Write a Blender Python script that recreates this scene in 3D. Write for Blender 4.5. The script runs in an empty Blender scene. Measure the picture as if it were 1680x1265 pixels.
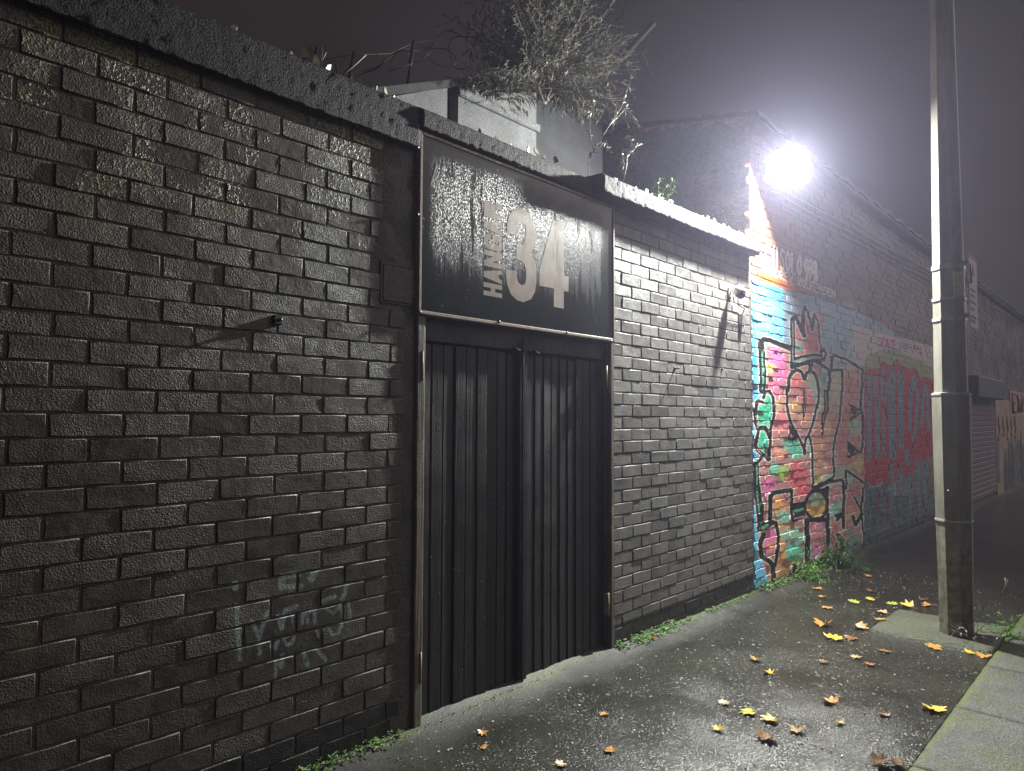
import bpy, bmesh, math, random
import numpy as np
from mathutils import Vector, Matrix, noise as mnoise

random.seed(7)
R = math.radians
SC = bpy.context.scene
COL = SC.collection

# ------------------------------------------------------------------ camera
FPX, YAW, PITCH, ROLL = 1145.27, R(42.8258), R(2.5923), R(0.2449)
CAM = Vector((0.0, -2.75, 1.55))
_f = Vector((math.cos(YAW)*math.cos(PITCH), math.sin(YAW)*math.cos(PITCH), math.sin(PITCH)))
_r = Vector((math.sin(YAW), -math.cos(YAW), 0.0))
_u = _r.cross(_f)
c_, s_ = math.cos(ROLL), math.sin(ROLL)
RT, UP, FW = c_*_r + s_*_u, -s_*_r + c_*_u, _f
cam_data = bpy.data.cameras.new('camera')
cam_data.sensor_width = 36.0
cam_data.lens = FPX/1680.0*36.0
cam_data.clip_start, cam_data.clip_end = 0.05, 400.0
cam = bpy.data.objects.new('camera', cam_data)
COL.objects.link(cam)
m3 = Matrix((RT, UP, -FW)).transposed()
cam.matrix_world = Matrix.Translation(CAM) @ m3.to_4x4()
SC.camera = cam

# ------------------------------------------------------------------ night sky, faint sky glow
world = bpy.data.worlds.new('World')
SC.world = world
world.use_nodes = True
wn, wk = world.node_tree.nodes, world.node_tree.links
wn.clear()
w_out = wn.new('ShaderNodeOutputWorld')
w_add = wn.new('ShaderNodeAddShader')
w_sky = wn.new('ShaderNodeTexSky')
w_sky.sky_type = 'NISHITA'; w_sky.sun_disc = False
w_sky.sun_elevation = R(-8.0); w_sky.sun_rotation = R(200.0)
w_b1 = wn.new('ShaderNodeBackground'); w_b1.inputs['Strength'].default_value = 0.05
w_b2 = wn.new('ShaderNodeBackground')          # town light on a low even cloud
w_tc = wn.new('ShaderNodeTexCoord')
w_no = wn.new('ShaderNodeTexNoise'); w_no.inputs['Scale'].default_value = 3.0; w_no.inputs['Detail'].default_value = 4.0
w_cr = wn.new('ShaderNodeValToRGB')
w_cr.color_ramp.elements[0].position = 0.3; w_cr.color_ramp.elements[0].color = (0.66, 0.53, 0.51, 1)
w_cr.color_ramp.elements[1].position = 0.75; w_cr.color_ramp.elements[1].color = (1.08, 0.90, 0.88, 1)
w_b2.inputs['Strength'].default_value = 0.029
wk.new(w_tc.outputs['Generated'], w_no.inputs['Vector']); wk.new(w_no.outputs['Fac'], w_cr.inputs['Fac'])
wk.new(w_cr.outputs['Color'], w_b2.inputs['Color']); wk.new(w_sky.outputs['Color'], w_b1.inputs['Color'])
wk.new(w_b1.outputs[0], w_add.inputs[0]); wk.new(w_b2.outputs[0], w_add.inputs[1])
wk.new(w_add.outputs[0], w_out.inputs['Surface'])

sun_d = bpy.data.lights.new('night_glow', 'SUN')
sun_d.energy, sun_d.angle, sun_d.color = 0.85, R(40), (1.0, 0.90, 0.80)
sun = bpy.data.objects.new('night_glow', sun_d)
COL.objects.link(sun)
sun.rotation_euler = Vector((-0.75, 0.50, -0.6)).to_track_quat('-Z', 'Y').to_euler()

SC.view_settings.view_transform = 'Standard'
SC.view_settings.look = 'None'
SC.view_settings.exposure = 0.0
SC.view_settings.gamma = 1.0
SC.view_settings.use_curve_mapping = False
SC.cycles.use_denoising = True
SC.cycles.use_adaptive_sampling = True
SC.cycles.adaptive_threshold = 0.025
SC.cycles.max_bounces = 6
SC.cycles.volume_bounces = 1
SC.cycles.sample_clamp_indirect = 4.0
SC.cycles.sample_clamp_direct = 0.0

LAMP = Vector((6.275, -0.38, 3.86))
LAMP_N = Vector((-0.73, 0.12, -0.67)).normalized()
LAMP_W = 590.0
HAZE_D = 0.0042

# ------------------------------------------------------------------ helpers
def ray(u, v):
    return FW + (u-840.0)/FPX*RT - (v-632.5)/FPX*UP
def at(u, v, y=0.0):
    d = ray(u, v); return CAM + d*((y-CAM.y)/d.y)
def at_x(u, v, x):
    d = ray(u, v); return CAM + d*((x-CAM.x)/d.x)
def gz(x): return -0.0105*(x-2.0)
def grd(u, v):
    d = ray(u, v); t = (0.021-CAM.z)/(d.z+0.0105*d.x); return CAM + d*t

def link(name, me, mat=None, parent=None):
    o = bpy.data.objects.new(name, me)
    COL.objects.link(o)
    if mat is not None and me is not None and not me.materials:
        me.materials.append(mat)
    if parent is not None:
        o.parent = parent
    return o
def tag(o, label, cat, group=None):
    o['label'] = label; o['category'] = cat
    if group: o['group'] = group
    return o
def thing(name, label, cat, loc=(0, 0, 0), group=None):
    o = bpy.data.objects.new(name, None)
    COL.objects.link(o); o.location = loc; o.empty_display_size = 0.2
    return tag(o, label, cat, group)
def struct(o):
    o['kind'] = 'structure'; return o
def stuff(o):
    o['kind'] = 'stuff'; return o

class MB:
    """vertex and face collector, linked as one mesh"""
    def __init__(s): s.v = []; s.f = []; s.sm = []
    def add(s, vs, fs, smooth=False):
        n = len(s.v); s.v += [tuple(p) for p in vs]
        s.f += [tuple(i+n for i in f) for f in fs]; s.sm += [smooth]*len(fs)
    def box(s, a, b, j=0.0):
        (x0, y0, z0), (x1, y1, z1) = a, b
        q = lambda: random.uniform(-j, j) if j else 0.0
        vs = [(x+q(), y+q(), z+q()) for z in (z0, z1) for y in (y0, y1) for x in (x0, x1)]
        s.add(vs, [(0, 2, 3, 1), (4, 5, 7, 6), (0, 1, 5, 4), (2, 6, 7, 3), (0, 4, 6, 2), (1, 3, 7, 5)])
    def bbox(s, a, b, c=0.004):
        """box with its edges cut back by c"""
        bm = bmesh.new(); bmesh.ops.create_cube(bm, size=1.0)
        A, B = Vector(a), Vector(b)
        for v in bm.verts:
            v.co = Vector([(A[i]+B[i])/2+v.co[i]*abs(B[i]-A[i]) for i in range(3)])
        bmesh.ops.bevel(bm, geom=list(bm.edges), offset=c, segments=1, affect='EDGES')
        bm.verts.ensure_lookup_table()
        s.add([v.co for v in bm.verts], [[v.index for v in f.verts] for f in bm.faces]); bm.free()
    def tube(s, pts, rad, n=5, cap=True, smooth=True):
        pts = [Vector(p) for p in pts]
        if not hasattr(rad, '__len__'): rad = [rad]*len(pts)
        vs, fs = [], []
        up0 = Vector((0.13, 0.21, 0.97))
        for i, p in enumerate(pts):
            d = (pts[min(i+1, len(pts)-1)]-pts[max(i-1, 0)])
            d = d.normalized() if d.length > 1e-9 else Vector((0, 0, 1))
            if abs(d.dot(up0)) > 0.95: up0 = Vector((0.9, 0.3, 0.2))
            a = d.cross(up0).normalized(); b = d.cross(a)
            for k in range(n):
                t = 2*math.pi*k/n
                vs.append(p + (a*math.cos(t)+b*math.sin(t))*rad[i])
        for i in range(len(pts)-1):
            for k in range(n):
                k2 = (k+1) % n
                fs.append((i*n+k, i*n+k2, (i+1)*n+k2, (i+1)*n+k))
        if cap:
            fs.append(tuple(range(n))); fs.append(tuple((len(pts)-1)*n+k for k in reversed(range(n))))
        s.add(vs, fs, smooth)
    def prism(s, pts2, y0, y1):
        """polygon of (x, z) points given depth from y0 (front) to y1"""
        n = len(pts2)
        vs = [(x, y0, z) for x, z in pts2] + [(x, y1, z) for x, z in pts2]
        fs = [tuple(range(n)), tuple(range(2*n-1, n-1, -1))]
        fs += [(i, i+n, (i+1) % n + n, (i+1) % n) for i in range(n)]
        s.add(vs, fs)
    def mesh(s, name='m'):
        me = bpy.data.meshes.new(name)
        me.from_pydata(s.v, [], s.f); me.update()
        if any(s.sm): me.polygons.foreach_set('use_smooth', s.sm)
        bm = bmesh.new(); bm.from_mesh(me); bmesh.ops.recalc_face_normals(bm, faces=bm.faces); bm.to_mesh(me); bm.free()
        return me
    def raw(s, name='m'):
        me = bpy.data.meshes.new(name); me.from_pydata(s.v, [], s.f); me.update()
        if any(s.sm): me.polygons.foreach_set('use_smooth', s.sm)
        return me
    def build(s, name, mat, parent=None): return link(name, s.mesh(name), mat, parent)

def nz(p, sc=1.0, o=0.0): return mnoise.noise(Vector((p[0]*sc+o, p[1]*sc+1.7*o, p[2]*sc-o)))

# ------------------------------------------------------------------ materials
class NT:
    def __init__(s, name):
        s.m = bpy.data.materials.new(name); s.m.use_nodes = True
        s.t = s.m.node_tree; s.n = s.t.nodes; s.l = s.t.links
        s.b = s.n['Principled BSDF']
        g = s.n.new('ShaderNodeNewGeometry'); s.pos = g.outputs['Position']
    def put(s, sock, val):
        if isinstance(val, bpy.types.NodeSocket): s.l.new(val, sock)
        elif isinstance(val, (tuple, list)) and len(val) == 3 and sock.type == 'RGBA': sock.default_value = (*val, 1)
        else: sock.default_value = val
    def map(s, scale=(1, 1, 1), loc=(0, 0, 0)):
        n = s.n.new('ShaderNodeMapping'); n.inputs['Scale'].default_value = scale; n.inputs['Location'].default_value = loc
        s.l.new(s.pos, n.inputs['Vector']); return n.outputs[0]
    def noise(s, scale, detail=3.0, rough=0.55, vec=None, dist=0.0):
        n = s.n.new('ShaderNodeTexNoise')
        n.inputs['Scale'].default_value = scale; n.inputs['Detail'].default_value = detail
        n.inputs['Roughness'].default_value = rough; n.inputs['Distortion'].default_value = dist
        s.l.new(vec or s.pos, n.inputs['Vector']); return n.outputs['Fac']
    def voro(s, scale, feat='F1', vec=None, out='Distance', rnd=1.0):
        n = s.n.new('ShaderNodeTexVoronoi'); n.feature = feat
        n.inputs['Scale'].default_value = scale; n.inputs['Randomness'].default_value = rnd
        s.l.new(vec or s.pos, n.inputs['Vector']); return n.outputs[out]
    def ramp(s, fac, a, b, lo=0.0, hi=1.0):
        n = s.n.new('ShaderNodeMapRange'); n.interpolation_type = 'SMOOTHSTEP'
        for k, x in zip(('From Min', 'From Max', 'To Min', 'To Max'), (a, b, lo, hi)): n.inputs[k].default_value = x
        s.l.new(fac, n.inputs['Value']); return n.outputs['Result']
    def mix(s, fac, a, b, mode='MIX'):
        n = s.n.new('ShaderNodeMix'); n.data_type = 'RGBA'; n.blend_type = mode
        s.put(n.inputs[0], fac); s.put(n.inputs[6], a); s.put(n.inputs[7], b); return n.outputs[2]
    def math(s, op, a, b=0.0, c=None):
        n = s.n.new('ShaderNodeMath'); n.operation = op
        s.put(n.inputs[0], a); s.put(n.inputs[1], b)
        if c is not None: s.put(n.inputs[2], c)
        return n.outputs[0]
    def sep(s):
        n = s.n.new('ShaderNodeSeparateXYZ'); s.l.new(s.pos, n.inputs[0]); return n.outputs
    def rnd(s):
        return s.n.new('ShaderNodeObjectInfo').outputs['Random']
    def bump(s, h, dist=0.01, strength=1.0, nrm=None):
        n = s.n.new('ShaderNodeBump'); n.inputs['Distance'].default_value = dist; n.inputs['Strength'].default_value = strength
        s.put(n.inputs['Height'], h)
        if nrm is not None: s.l.new(nrm, n.inputs['Normal'])
        return n.outputs[0]
    def out(s, col=None, rough=None, nrm=None, metal=None, spec=None, **kw):
        if col is not None: s.put(s.b.inputs['Base Color'], col)
        if rough is not None: s.put(s.b.inputs['Roughness'], rough)
        if nrm is not None: s.l.new(nrm, s.b.inputs['Normal'])
        if metal is not None: s.put(s.b.inputs['Metallic'], metal)
        if spec is not None: s.put(s.b.inputs['Specular IOR Level'], spec)
        for k, x in kw.items(): s.put(s.b.inputs[k], x)
        return s.m

def simple(name, col, rough=0.6, var=0.25, scale=30.0, bump=0.002, metal=0.0, spec=0.5, bscale=120.0):
    n = NT(name)
    a = n.noise(scale, 4.0)
    c2 = tuple(x*(1-var) for x in col); c3 = tuple(min(1, x*(1+var)) for x in col)
    colr = n.mix(n.ramp(a, 0.3, 0.7), c2, c3)
    nr = n.bump(n.noise(bscale, 3.0), bump) if bump else None
    return n.out(colr, rough, nr, metal, spec)

def lin(c):
    return tuple((x/12.92 if x <= 0.04045 else ((x+0.055)/1.055)**2.4) for x in c)

# ---- generated pictures of painted marks (vector strokes drawn by the script)
class Canvas:
    def __init__(s, u0, v0, u1, v1, k=2.0):
        s.u0, s.v0, s.k = u0, v0, k
        s.w, s.h = int((u1-u0)*k), int((v1-v0)*k)
        s.im = np.zeros((s.h, s.w, 3), np.float32)
        s.rs = np.random.RandomState(3)
        s.wob = s._field(14) ; s.wob2 = s._field(5)
    def _field(s, cell):
        gh, gw = s.h//cell+3, s.w//cell+3
        g = s.rs.rand(gh, gw).astype(np.float32)
        yy = np.arange(s.h)/cell; xx = np.arange(s.w)/cell
        yi, xi = yy.astype(int), xx.astype(int); fy, fx = (yy-yi)[:, None], (xx-xi)[None, :]
        fy = fy*fy*(3-2*fy); fx = fx*fx*(3-2*fx)
        a = g[yi][:, xi]; b = g[yi][:, xi+1]; c = g[yi+1][:, xi]; d = g[yi+1][:, xi+1]
        return (a*(1-fx)+b*fx)*(1-fy)+(c*(1-fx)+d*fx)*fy
    def P(s, p): return ((p[0]-s.u0)*s.k, (p[1]-s.v0)*s.k)
    def _win(s, pts, pad):
        xs = [p[0] for p in pts]; ys = [p[1] for p in pts]
        return (max(0, int(min(xs)-pad)), min(s.w, int(max(xs)+pad)+2), max(0, int(min(ys)-pad)), min(s.h, int(max(ys)+pad)+2))
    def poly(s, pts, col, alpha=1.0):
        p = [s.P(q) for q in pts]; x0, x1, y0, y1 = s._win(p, 1)
        if x1 <= x0 or y1 <= y0: return
        yy, xx = np.mgrid[y0:y1, x0:x1].astype(np.float32)
        xx = xx + (s.wob2[y0:y1, x0:x1]-0.5)*2.0
        ins = np.zeros(xx.shape, bool); n = len(p)
        for i in range(n):
            (ax, ay), (bx, by) = p[i], p[(i+1) % n]
            if ay == by: continue
            c = ((ay > yy) != (by > yy)) & (xx < (bx-ax)*(yy-ay)/(by-ay)+ax)
            ins ^= c
        s._blend(slice(y0, y1), slice(x0, x1), ins.astype(np.float32)*alpha, col)
    def _blend(s, sy, sx, a, col):
        a = a[..., None]; s.im[sy, sx] = s.im[sy, sx]*(1-a)+np.array(lin(col), np.float32)*a
    def line(s, pts, w, col, alpha=1.0):
        p = [s.P(q) for q in pts]; r = w*s.k/2
        x0, x1, y0, y1 = s._win(p, r+2)
        if x1 <= x0 or y1 <= y0: return
        yy, xx = np.mgrid[y0:y1, x0:x1].astype(np.float32)
        d = np.full(xx.shape, 1e9, np.float32)
        for (ax, ay), (bx, by) in zip(p[:-1], p[1:]):
            dx, dy = bx-ax, by-ay; L = dx*dx+dy*dy+1e-9
            t = np.clip(((xx-ax)*dx+(yy-ay)*dy)/L, 0, 1)
            d = np.minimum(d, np.hypot(xx-ax-t*dx, yy-ay-t*dy))
        d = d + (s.wob2[y0:y1, x0:x1]-0.5)*1.2
        s._blend(slice(y0, y1), slice(x0, x1), np.clip(r-d+0.5, 0, 1)*alpha, col)
    def blob(s, u, v, ru, rv, col, alpha=0.9):
        x, y = s.P((u, v)); a, b = ru*s.k, rv*s.k
        x0, x1, y0, y1 = s._win([(x, y)], max(a, b)*1.6)
        if x1 <= x0 or y1 <= y0: return
        yy, xx = np.mgrid[y0:y1, x0:x1].astype(np.float32)
        d = np.sqrt(((xx-x)/a)**2+((yy-y)/b)**2) + (s.wob[y0:y1, x0:x1]-0.5)*0.9
        s._blend(slice(y0, y1), slice(x0, x1), np.clip((1.15-d)*2.2, 0, 1)*alpha, col)

def project_grid(X, Z, Y=0.0):
    dx, dy, dz = X-CAM.x, Y-CAM.y, Z-CAM.z
    d = lambda a: dx*a.x+dy*a.y+dz*a.z
    zf = d(FW); return 840+FPX*d(RT)/zf, 632.5-FPX*d(UP)/zf

def wall_image(name, cv, x0, x1, z0, z1, res):
    w, h = int((x1-x0)/res), int((z1-z0)/res)
    X, Z = np.meshgrid(x0+(np.arange(w)+0.5)*res, z0+(np.arange(h)+0.5)*res)
    U, V = project_grid(X, Z)
    ix = np.clip(((U-cv.u0)*cv.k).astype(int), 0, cv.w-1); iy = np.clip(((V-cv.v0)*cv.k).astype(int), 0, cv.h-1)
    px = np.ones((h, w, 4), np.float32); px[..., :3] = cv.im[iy, ix]
    im = bpy.data.images.new(name, w, h, alpha=False, float_buffer=True)
    im.colorspace_settings.name = 'Linear Rec.709' if 'Linear Rec.709' in [e.identifier for e in bpy.types.ColorManagedInputColorspaceSettings.bl_rna.properties['name'].enum_items] else 'Non-Color'
    im.pixels.foreach_set(px.ravel()); im.update(); im.pack()
    return im

def image_on_wall(n, im, x0, x1, z0, z1):
    cx, cy, cz = n.sep()
    u = n.math('DIVIDE', n.math('SUBTRACT', cx, x0), x1-x0); v = n.math('DIVIDE', n.math('SUBTRACT', cz, z0), z1-z0)
    cb = n.n.new('ShaderNodeCombineXYZ'); n.l.new(u, cb.inputs[0]); n.l.new(v, cb.inputs[1])
    t = n.n.new('ShaderNodeTexImage'); t.image = im; t.extension = 'EXTEND'
    n.l.new(cb.outputs[0], t.inputs['Vector']); return t.outputs['Color']

# ------------------------------------------------------------------ spray paint on the tall wall
GL = {'@': [[(.75, .65), (.5, .75), (.35, .5), (.5, .3), (.7, .35), (.7, .7), (.95, .65), (.95, .3), (.6, .05), (.15, .2), (.05, .6), (.3, .95), (.8, .95)]],
 'H': [[(0, 0), (0, 1)], [(1, 0), (1, 1)], [(0, .5), (1, .5)]], 'I': [[(.5, 0), (.5, 1)]],
 'S': [[(1, .1), (.4, 0), (.05, .25), (.9, .65), (.7, 1), (0, .9)]], 'O': [[(.5, 0), (0, .4), (.2, .9), (.6, 1), (1, .6), (.8, .1), (.5, 0)]],
 'L': [[(.1, 0), (.1, 1), (.9, 1)]], '9': [[(.9, .3), (.5, .5), (.1, .3), (.4, 0), (.9, .15), (.9, .5), (.5, 1)]],
 'A': [[(0, 1), (.5, 0), (1, 1)], [(.2, .65), (.8, .65)]], 'N': [[(0, 1), (0, 0), (1, 1), (1, 0)]], 'D': [[(0, 0), (0, 1), (.8, .8), (1, .4), (.6, .05), (0, 0)]],
 'R': [[(0, 1), (0, 0), (.9, .15), (.8, .45), (0, .5), (1, 1)]], 'E': [[(1, 0), (0, 0), (0, 1), (1, 1)], [(0, .5), (.8, .5)]],
 'W': [[(0, 0), (.25, 1), (.5, .4), (.75, 1), (1, 0)]], '_': [[(0, 1), (1, 1)]], 'F': [[(1, 0), (0, 0), (0, 1)], [(0, .5), (.7, .5)]],
 'P': [[(0, 1), (0, 0), (.9, .2), (.8, .5), (0, .55)]], 'C': [[(1, .15), (.4, 0), (0, .5), (.4, 1), (1, .9)]], 'U': [[(0, 0), (.1, .9), (.6, 1), (.9, .8), (1, 0)]],
 'M': [[(0, 1), (.1, 0), (.5, .6), (.9, 0), (1, 1)]], 'T': [[(0, 0), (1, 0)], [(.5, 0), (.5, 1)]], 'K': [[(0, 0), (0, 1)], [(1, 0), (0, .5), (1, 1)]],
 'X': [[(0, 0), (1, 1)], [(1, 0), (0, 1)]], 'B': [[(0, 0), (0, 1), (.8, .9), (.8, .6), (0, .5), (.7, .35), (.7, .05), (0, 0)]]}
def stroke_text(cv, txt, x0, y0, x1, y1, hgt0, hgt1, w, col, alpha=1.0, squeeze=0.72):
    n = len(txt)
    for i, ch in enumerate(txt):
        for pl in GL.get(ch, []):
            q = []
            for gx, gy in pl:
                t = (i+gx*squeeze)/n; h = hgt0+(hgt1-hgt0)*t
                q.append((x0+(x1-x0)*t, y0+(y1-y0)*t-h+gy*h))
            cv.line(q, w, col, alpha)

G = Canvas(1215, 150, 1570, 1000, 2.0)
brick_c, dull = (0.52, 0.34, 0.24), (0.42, 0.38, 0.35)
G.im[:] = np.array(lin(dull), np.float32)
tone = G._field(60)[..., None]
G.im *= 0.7+0.6*tone
G.poly([(1215, 150), (1262, 150), (1290, 330), (1330, 440), (1345, 482), (1215, 465)], brick_c)
G.poly([(1247, 440), (1290, 455), (1310, 478), (1262, 470), (1245, 462)], (0.80, 0.40, 0.16))
# blue and grey grounds
G.poly([(1228, 460), (1258, 463), (1290, 476), (1300, 520), (1300, 1000), (1215, 1000), (1222, 690), (1232, 560)], (0.32, 0.64, 0.78))
for i in range(60):
    G.blob(random.uniform(1226, 1300), random.uniform(462, 990), random.uniform(3, 10), random.uniform(3, 9),
           random.choice([(0.16, 0.52, 0.78), (0.35, 0.72, 0.84), (0.55, 0.78, 0.82), (0.2, 0.45, 0.6)]), 0.6)
G.poly([(1285, 476), (1345, 488), (1425, 520), (1470, 545), (1470, 960), (1290, 985)], (0.45, 0.54, 0.60))
for i in range(30):
    G.blob(random.uniform(1290, 1420), random.uniform(490, 600), random.uniform(5, 16), random.uniform(4, 10),
           random.choice([(0.40, 0.50, 0.62), (0.50, 0.58, 0.60), (0.38, 0.46, 0.55)]), 0.5)
for i in range(26):
    u = random.uniform(1375, 1440); v = random.uniform(525, 590)
    G.line([(u, v), (u+random.uniform(-1, 1), v+random.uniform(5, 16))], random.uniform(0.7, 1.5), (0.68, 0.70, 0.70), 0.8)
G.poly([(1222, 640), (1236, 690), (1228, 1000), (1215, 1000)], (0.62, 0.66, 0.66))
# colour fill of the letters
body = [(1252, 565), (1298, 575), (1300, 520), (1318, 505), (1350, 515), (1346, 590), (1362, 600), (1418, 608), (1418, 760), (1420, 920), (1330, 945), (1262, 965), (1246, 900), (1246, 780), (1238, 690), (1256, 650)]
G.poly(body, (0.62, 0.42, 0.40))
pal = [(0.86, 0.36, 0.55), (0.84, 0.30, 0.36), (0.86, 0.55, 0.30), (0.30, 0.70, 0.58), (0.50, 0.66, 0.58), (0.72, 0.66, 0.60), (0.74, 0.28, 0.30)]
fills = [(1272, 590, 16, 20, (0.90, 0.35, 0.62)), (1280, 612, 16, 16, (0.88, 0.33, 0.55)), (1262, 604, 10, 8, (0.90, 0.62, 0.28)),
 (1272, 640, 14, 22, (0.90, 0.34, 0.50)), (1280, 690, 14, 18, (0.90, 0.40, 0.42)), (1275, 665, 12, 12, (0.86, 0.60, 0.42)), (1300, 670, 16, 16, (0.82, 0.55, 0.36)),
 (1310, 622, 18, 16, (0.82, 0.34, 0.30)), (1334, 622, 12, 16, (0.60, 0.58, 0.44)), (1330, 650, 16, 12, (0.80, 0.36, 0.44)), (1322, 690, 14, 12, (0.84, 0.46, 0.36)),
 (1306, 735, 24, 16, (0.22, 0.66, 0.55)), (1280, 745, 14, 10, (0.80, 0.50, 0.40)), (1270, 770, 12, 10, (0.30, 0.70, 0.60)), (1286, 775, 12, 12, (0.55, 0.72, 0.28)),
 (1310, 780, 18, 22, (0.82, 0.26, 0.32)), (1262, 800, 12, 16, (0.80, 0.34, 0.62)), (1320, 805, 14, 10, (0.80, 0.22, 0.30)), (1345, 740, 10, 50, (0.84, 0.45, 0.34)),
 (1358, 790, 12, 22, (0.55, 0.64, 0.56)), (1342, 790, 8, 18, (0.88, 0.58, 0.26)), (1358, 700, 10, 30, (0.72, 0.50, 0.40)),
 (1340, 640, 10, 30, (0.46, 0.58, 0.56)), (1354, 625, 10, 26, (0.44, 0.58, 0.55)), (1370, 640, 12, 36, (0.62, 0.62, 0.55)),
 (1392, 612, 18, 16, (0.78, 0.52, 0.42)), (1396, 660, 16, 24, (0.78, 0.44, 0.44)), (1380, 720, 12, 30, (0.76, 0.40, 0.44)), (1396, 740, 12, 20, (0.80, 0.48, 0.42)),
 (1402, 700, 14, 14, (0.50, 0.62, 0.52)), (1385, 780, 18, 22, (0.44, 0.60, 0.54)), (1408, 760, 10, 12, (0.84, 0.60, 0.34)),
 (1276, 830, 14, 22, (0.86, 0.56, 0.24)), (1284, 850, 12, 12, (0.40, 0.72, 0.64)), (1285, 870, 14, 14, (0.82, 0.60, 0.34)), (1300, 880, 20, 14, (0.50, 0.72, 0.64)),
 (1302, 905, 20, 16, (0.24, 0.70, 0.60)), (1280, 905, 8, 24, (0.86, 0.56, 0.26)), (1280, 940, 16, 12, (0.84, 0.58, 0.32)), (1262, 885, 12, 20, (0.80, 0.34, 0.62)), (1268, 895, 10, 10, (0.88, 0.48, 0.36)),
 (1342, 870, 16, 14, (0.80, 0.38, 0.44)), (1340, 895, 16, 12, (0.80, 0.36, 0.52)), (1335, 910, 12, 10, (0.78, 0.40, 0.60)), (1368, 815, 14, 14, (0.60, 0.40, 0.42)), (1370, 835, 14, 14, (0.42, 0.66, 0.58)),
 (1368, 880, 10, 18, (0.72, 0.32, 0.40)), (1402, 820, 16, 20, (0.60, 0.38, 0.38)), (1396, 845, 12, 10, (0.72, 0.48, 0.36)), (1400, 895, 18, 26, (0.32, 0.46, 0.46))]
for f in fills: G.blob(*f)
for i in range(150):
    u, v = random.uniform(1248, 1372), random.uniform(560, 950)
    G.blob(u, v, random.uniform(1.5, 4), random.uniform(1.5, 4), random.choice(pal), random.uniform(0.2, 0.45))
_y0, _y1, _x0, _x1 = int((495-G.v0)*2), int((1000-G.v0)*2), int((1240-G.u0)*2), int((1420-G.u0)*2)
_b = G.im[_y0:_y1, _x0:_x1]; _g = _b.mean(axis=2, keepdims=True); G.im[_y0:_y1, _x0:_x1] = np.clip((_b*0.86+_g*0.14)*1.15+0.01, 0, 0.85)

C1 = lambda x, y: (1225+x/7.905, 480+y/7.905)
C2 = lambda x, y: (1225+x/7.905, 640+y/7.905)
C3 = lambda x, y: (1225+x/7.027, 800+y/7.027)
C4 = lambda x, y: (1400+x/7.03, 520+y/7.03)
C5 = lambda x, y: (1400+x/7.03, 700+y/7.03)
BLK, HAL, TEAL = (0.03, 0.03, 0.04), (0.80, 0.74, 0.70), (0.35, 0.62, 0.52)
G.poly([C1(*p) for p in [(625, 370), (740, 590), (745, 280), (765, 230), (850, 560), (900, 330), (950, 600), (955, 790), (630, 840)]], (0.72, 0.44, 0.46))
G.poly([C1(*p) for p in [(640, 620), (740, 640), (750, 760), (640, 780)]], (0.52, 0.62, 0.55))
G.poly([C2(*p) for p in [(130, 190), (240, 30), (330, 90), (345, 250), (300, 520), (280, 880), (130, 700), (150, 560), (110, 300)]], (0.24, 0.68, 0.54))
for i in range(40):
    u, v = C2(random.uniform(120, 330), random.uniform(60, 860))
    G.blob(u, v, 3, 3, random.choice([(0.45, 0.80, 0.68), (0.15, 0.55, 0.45)]), 0.5)
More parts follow.
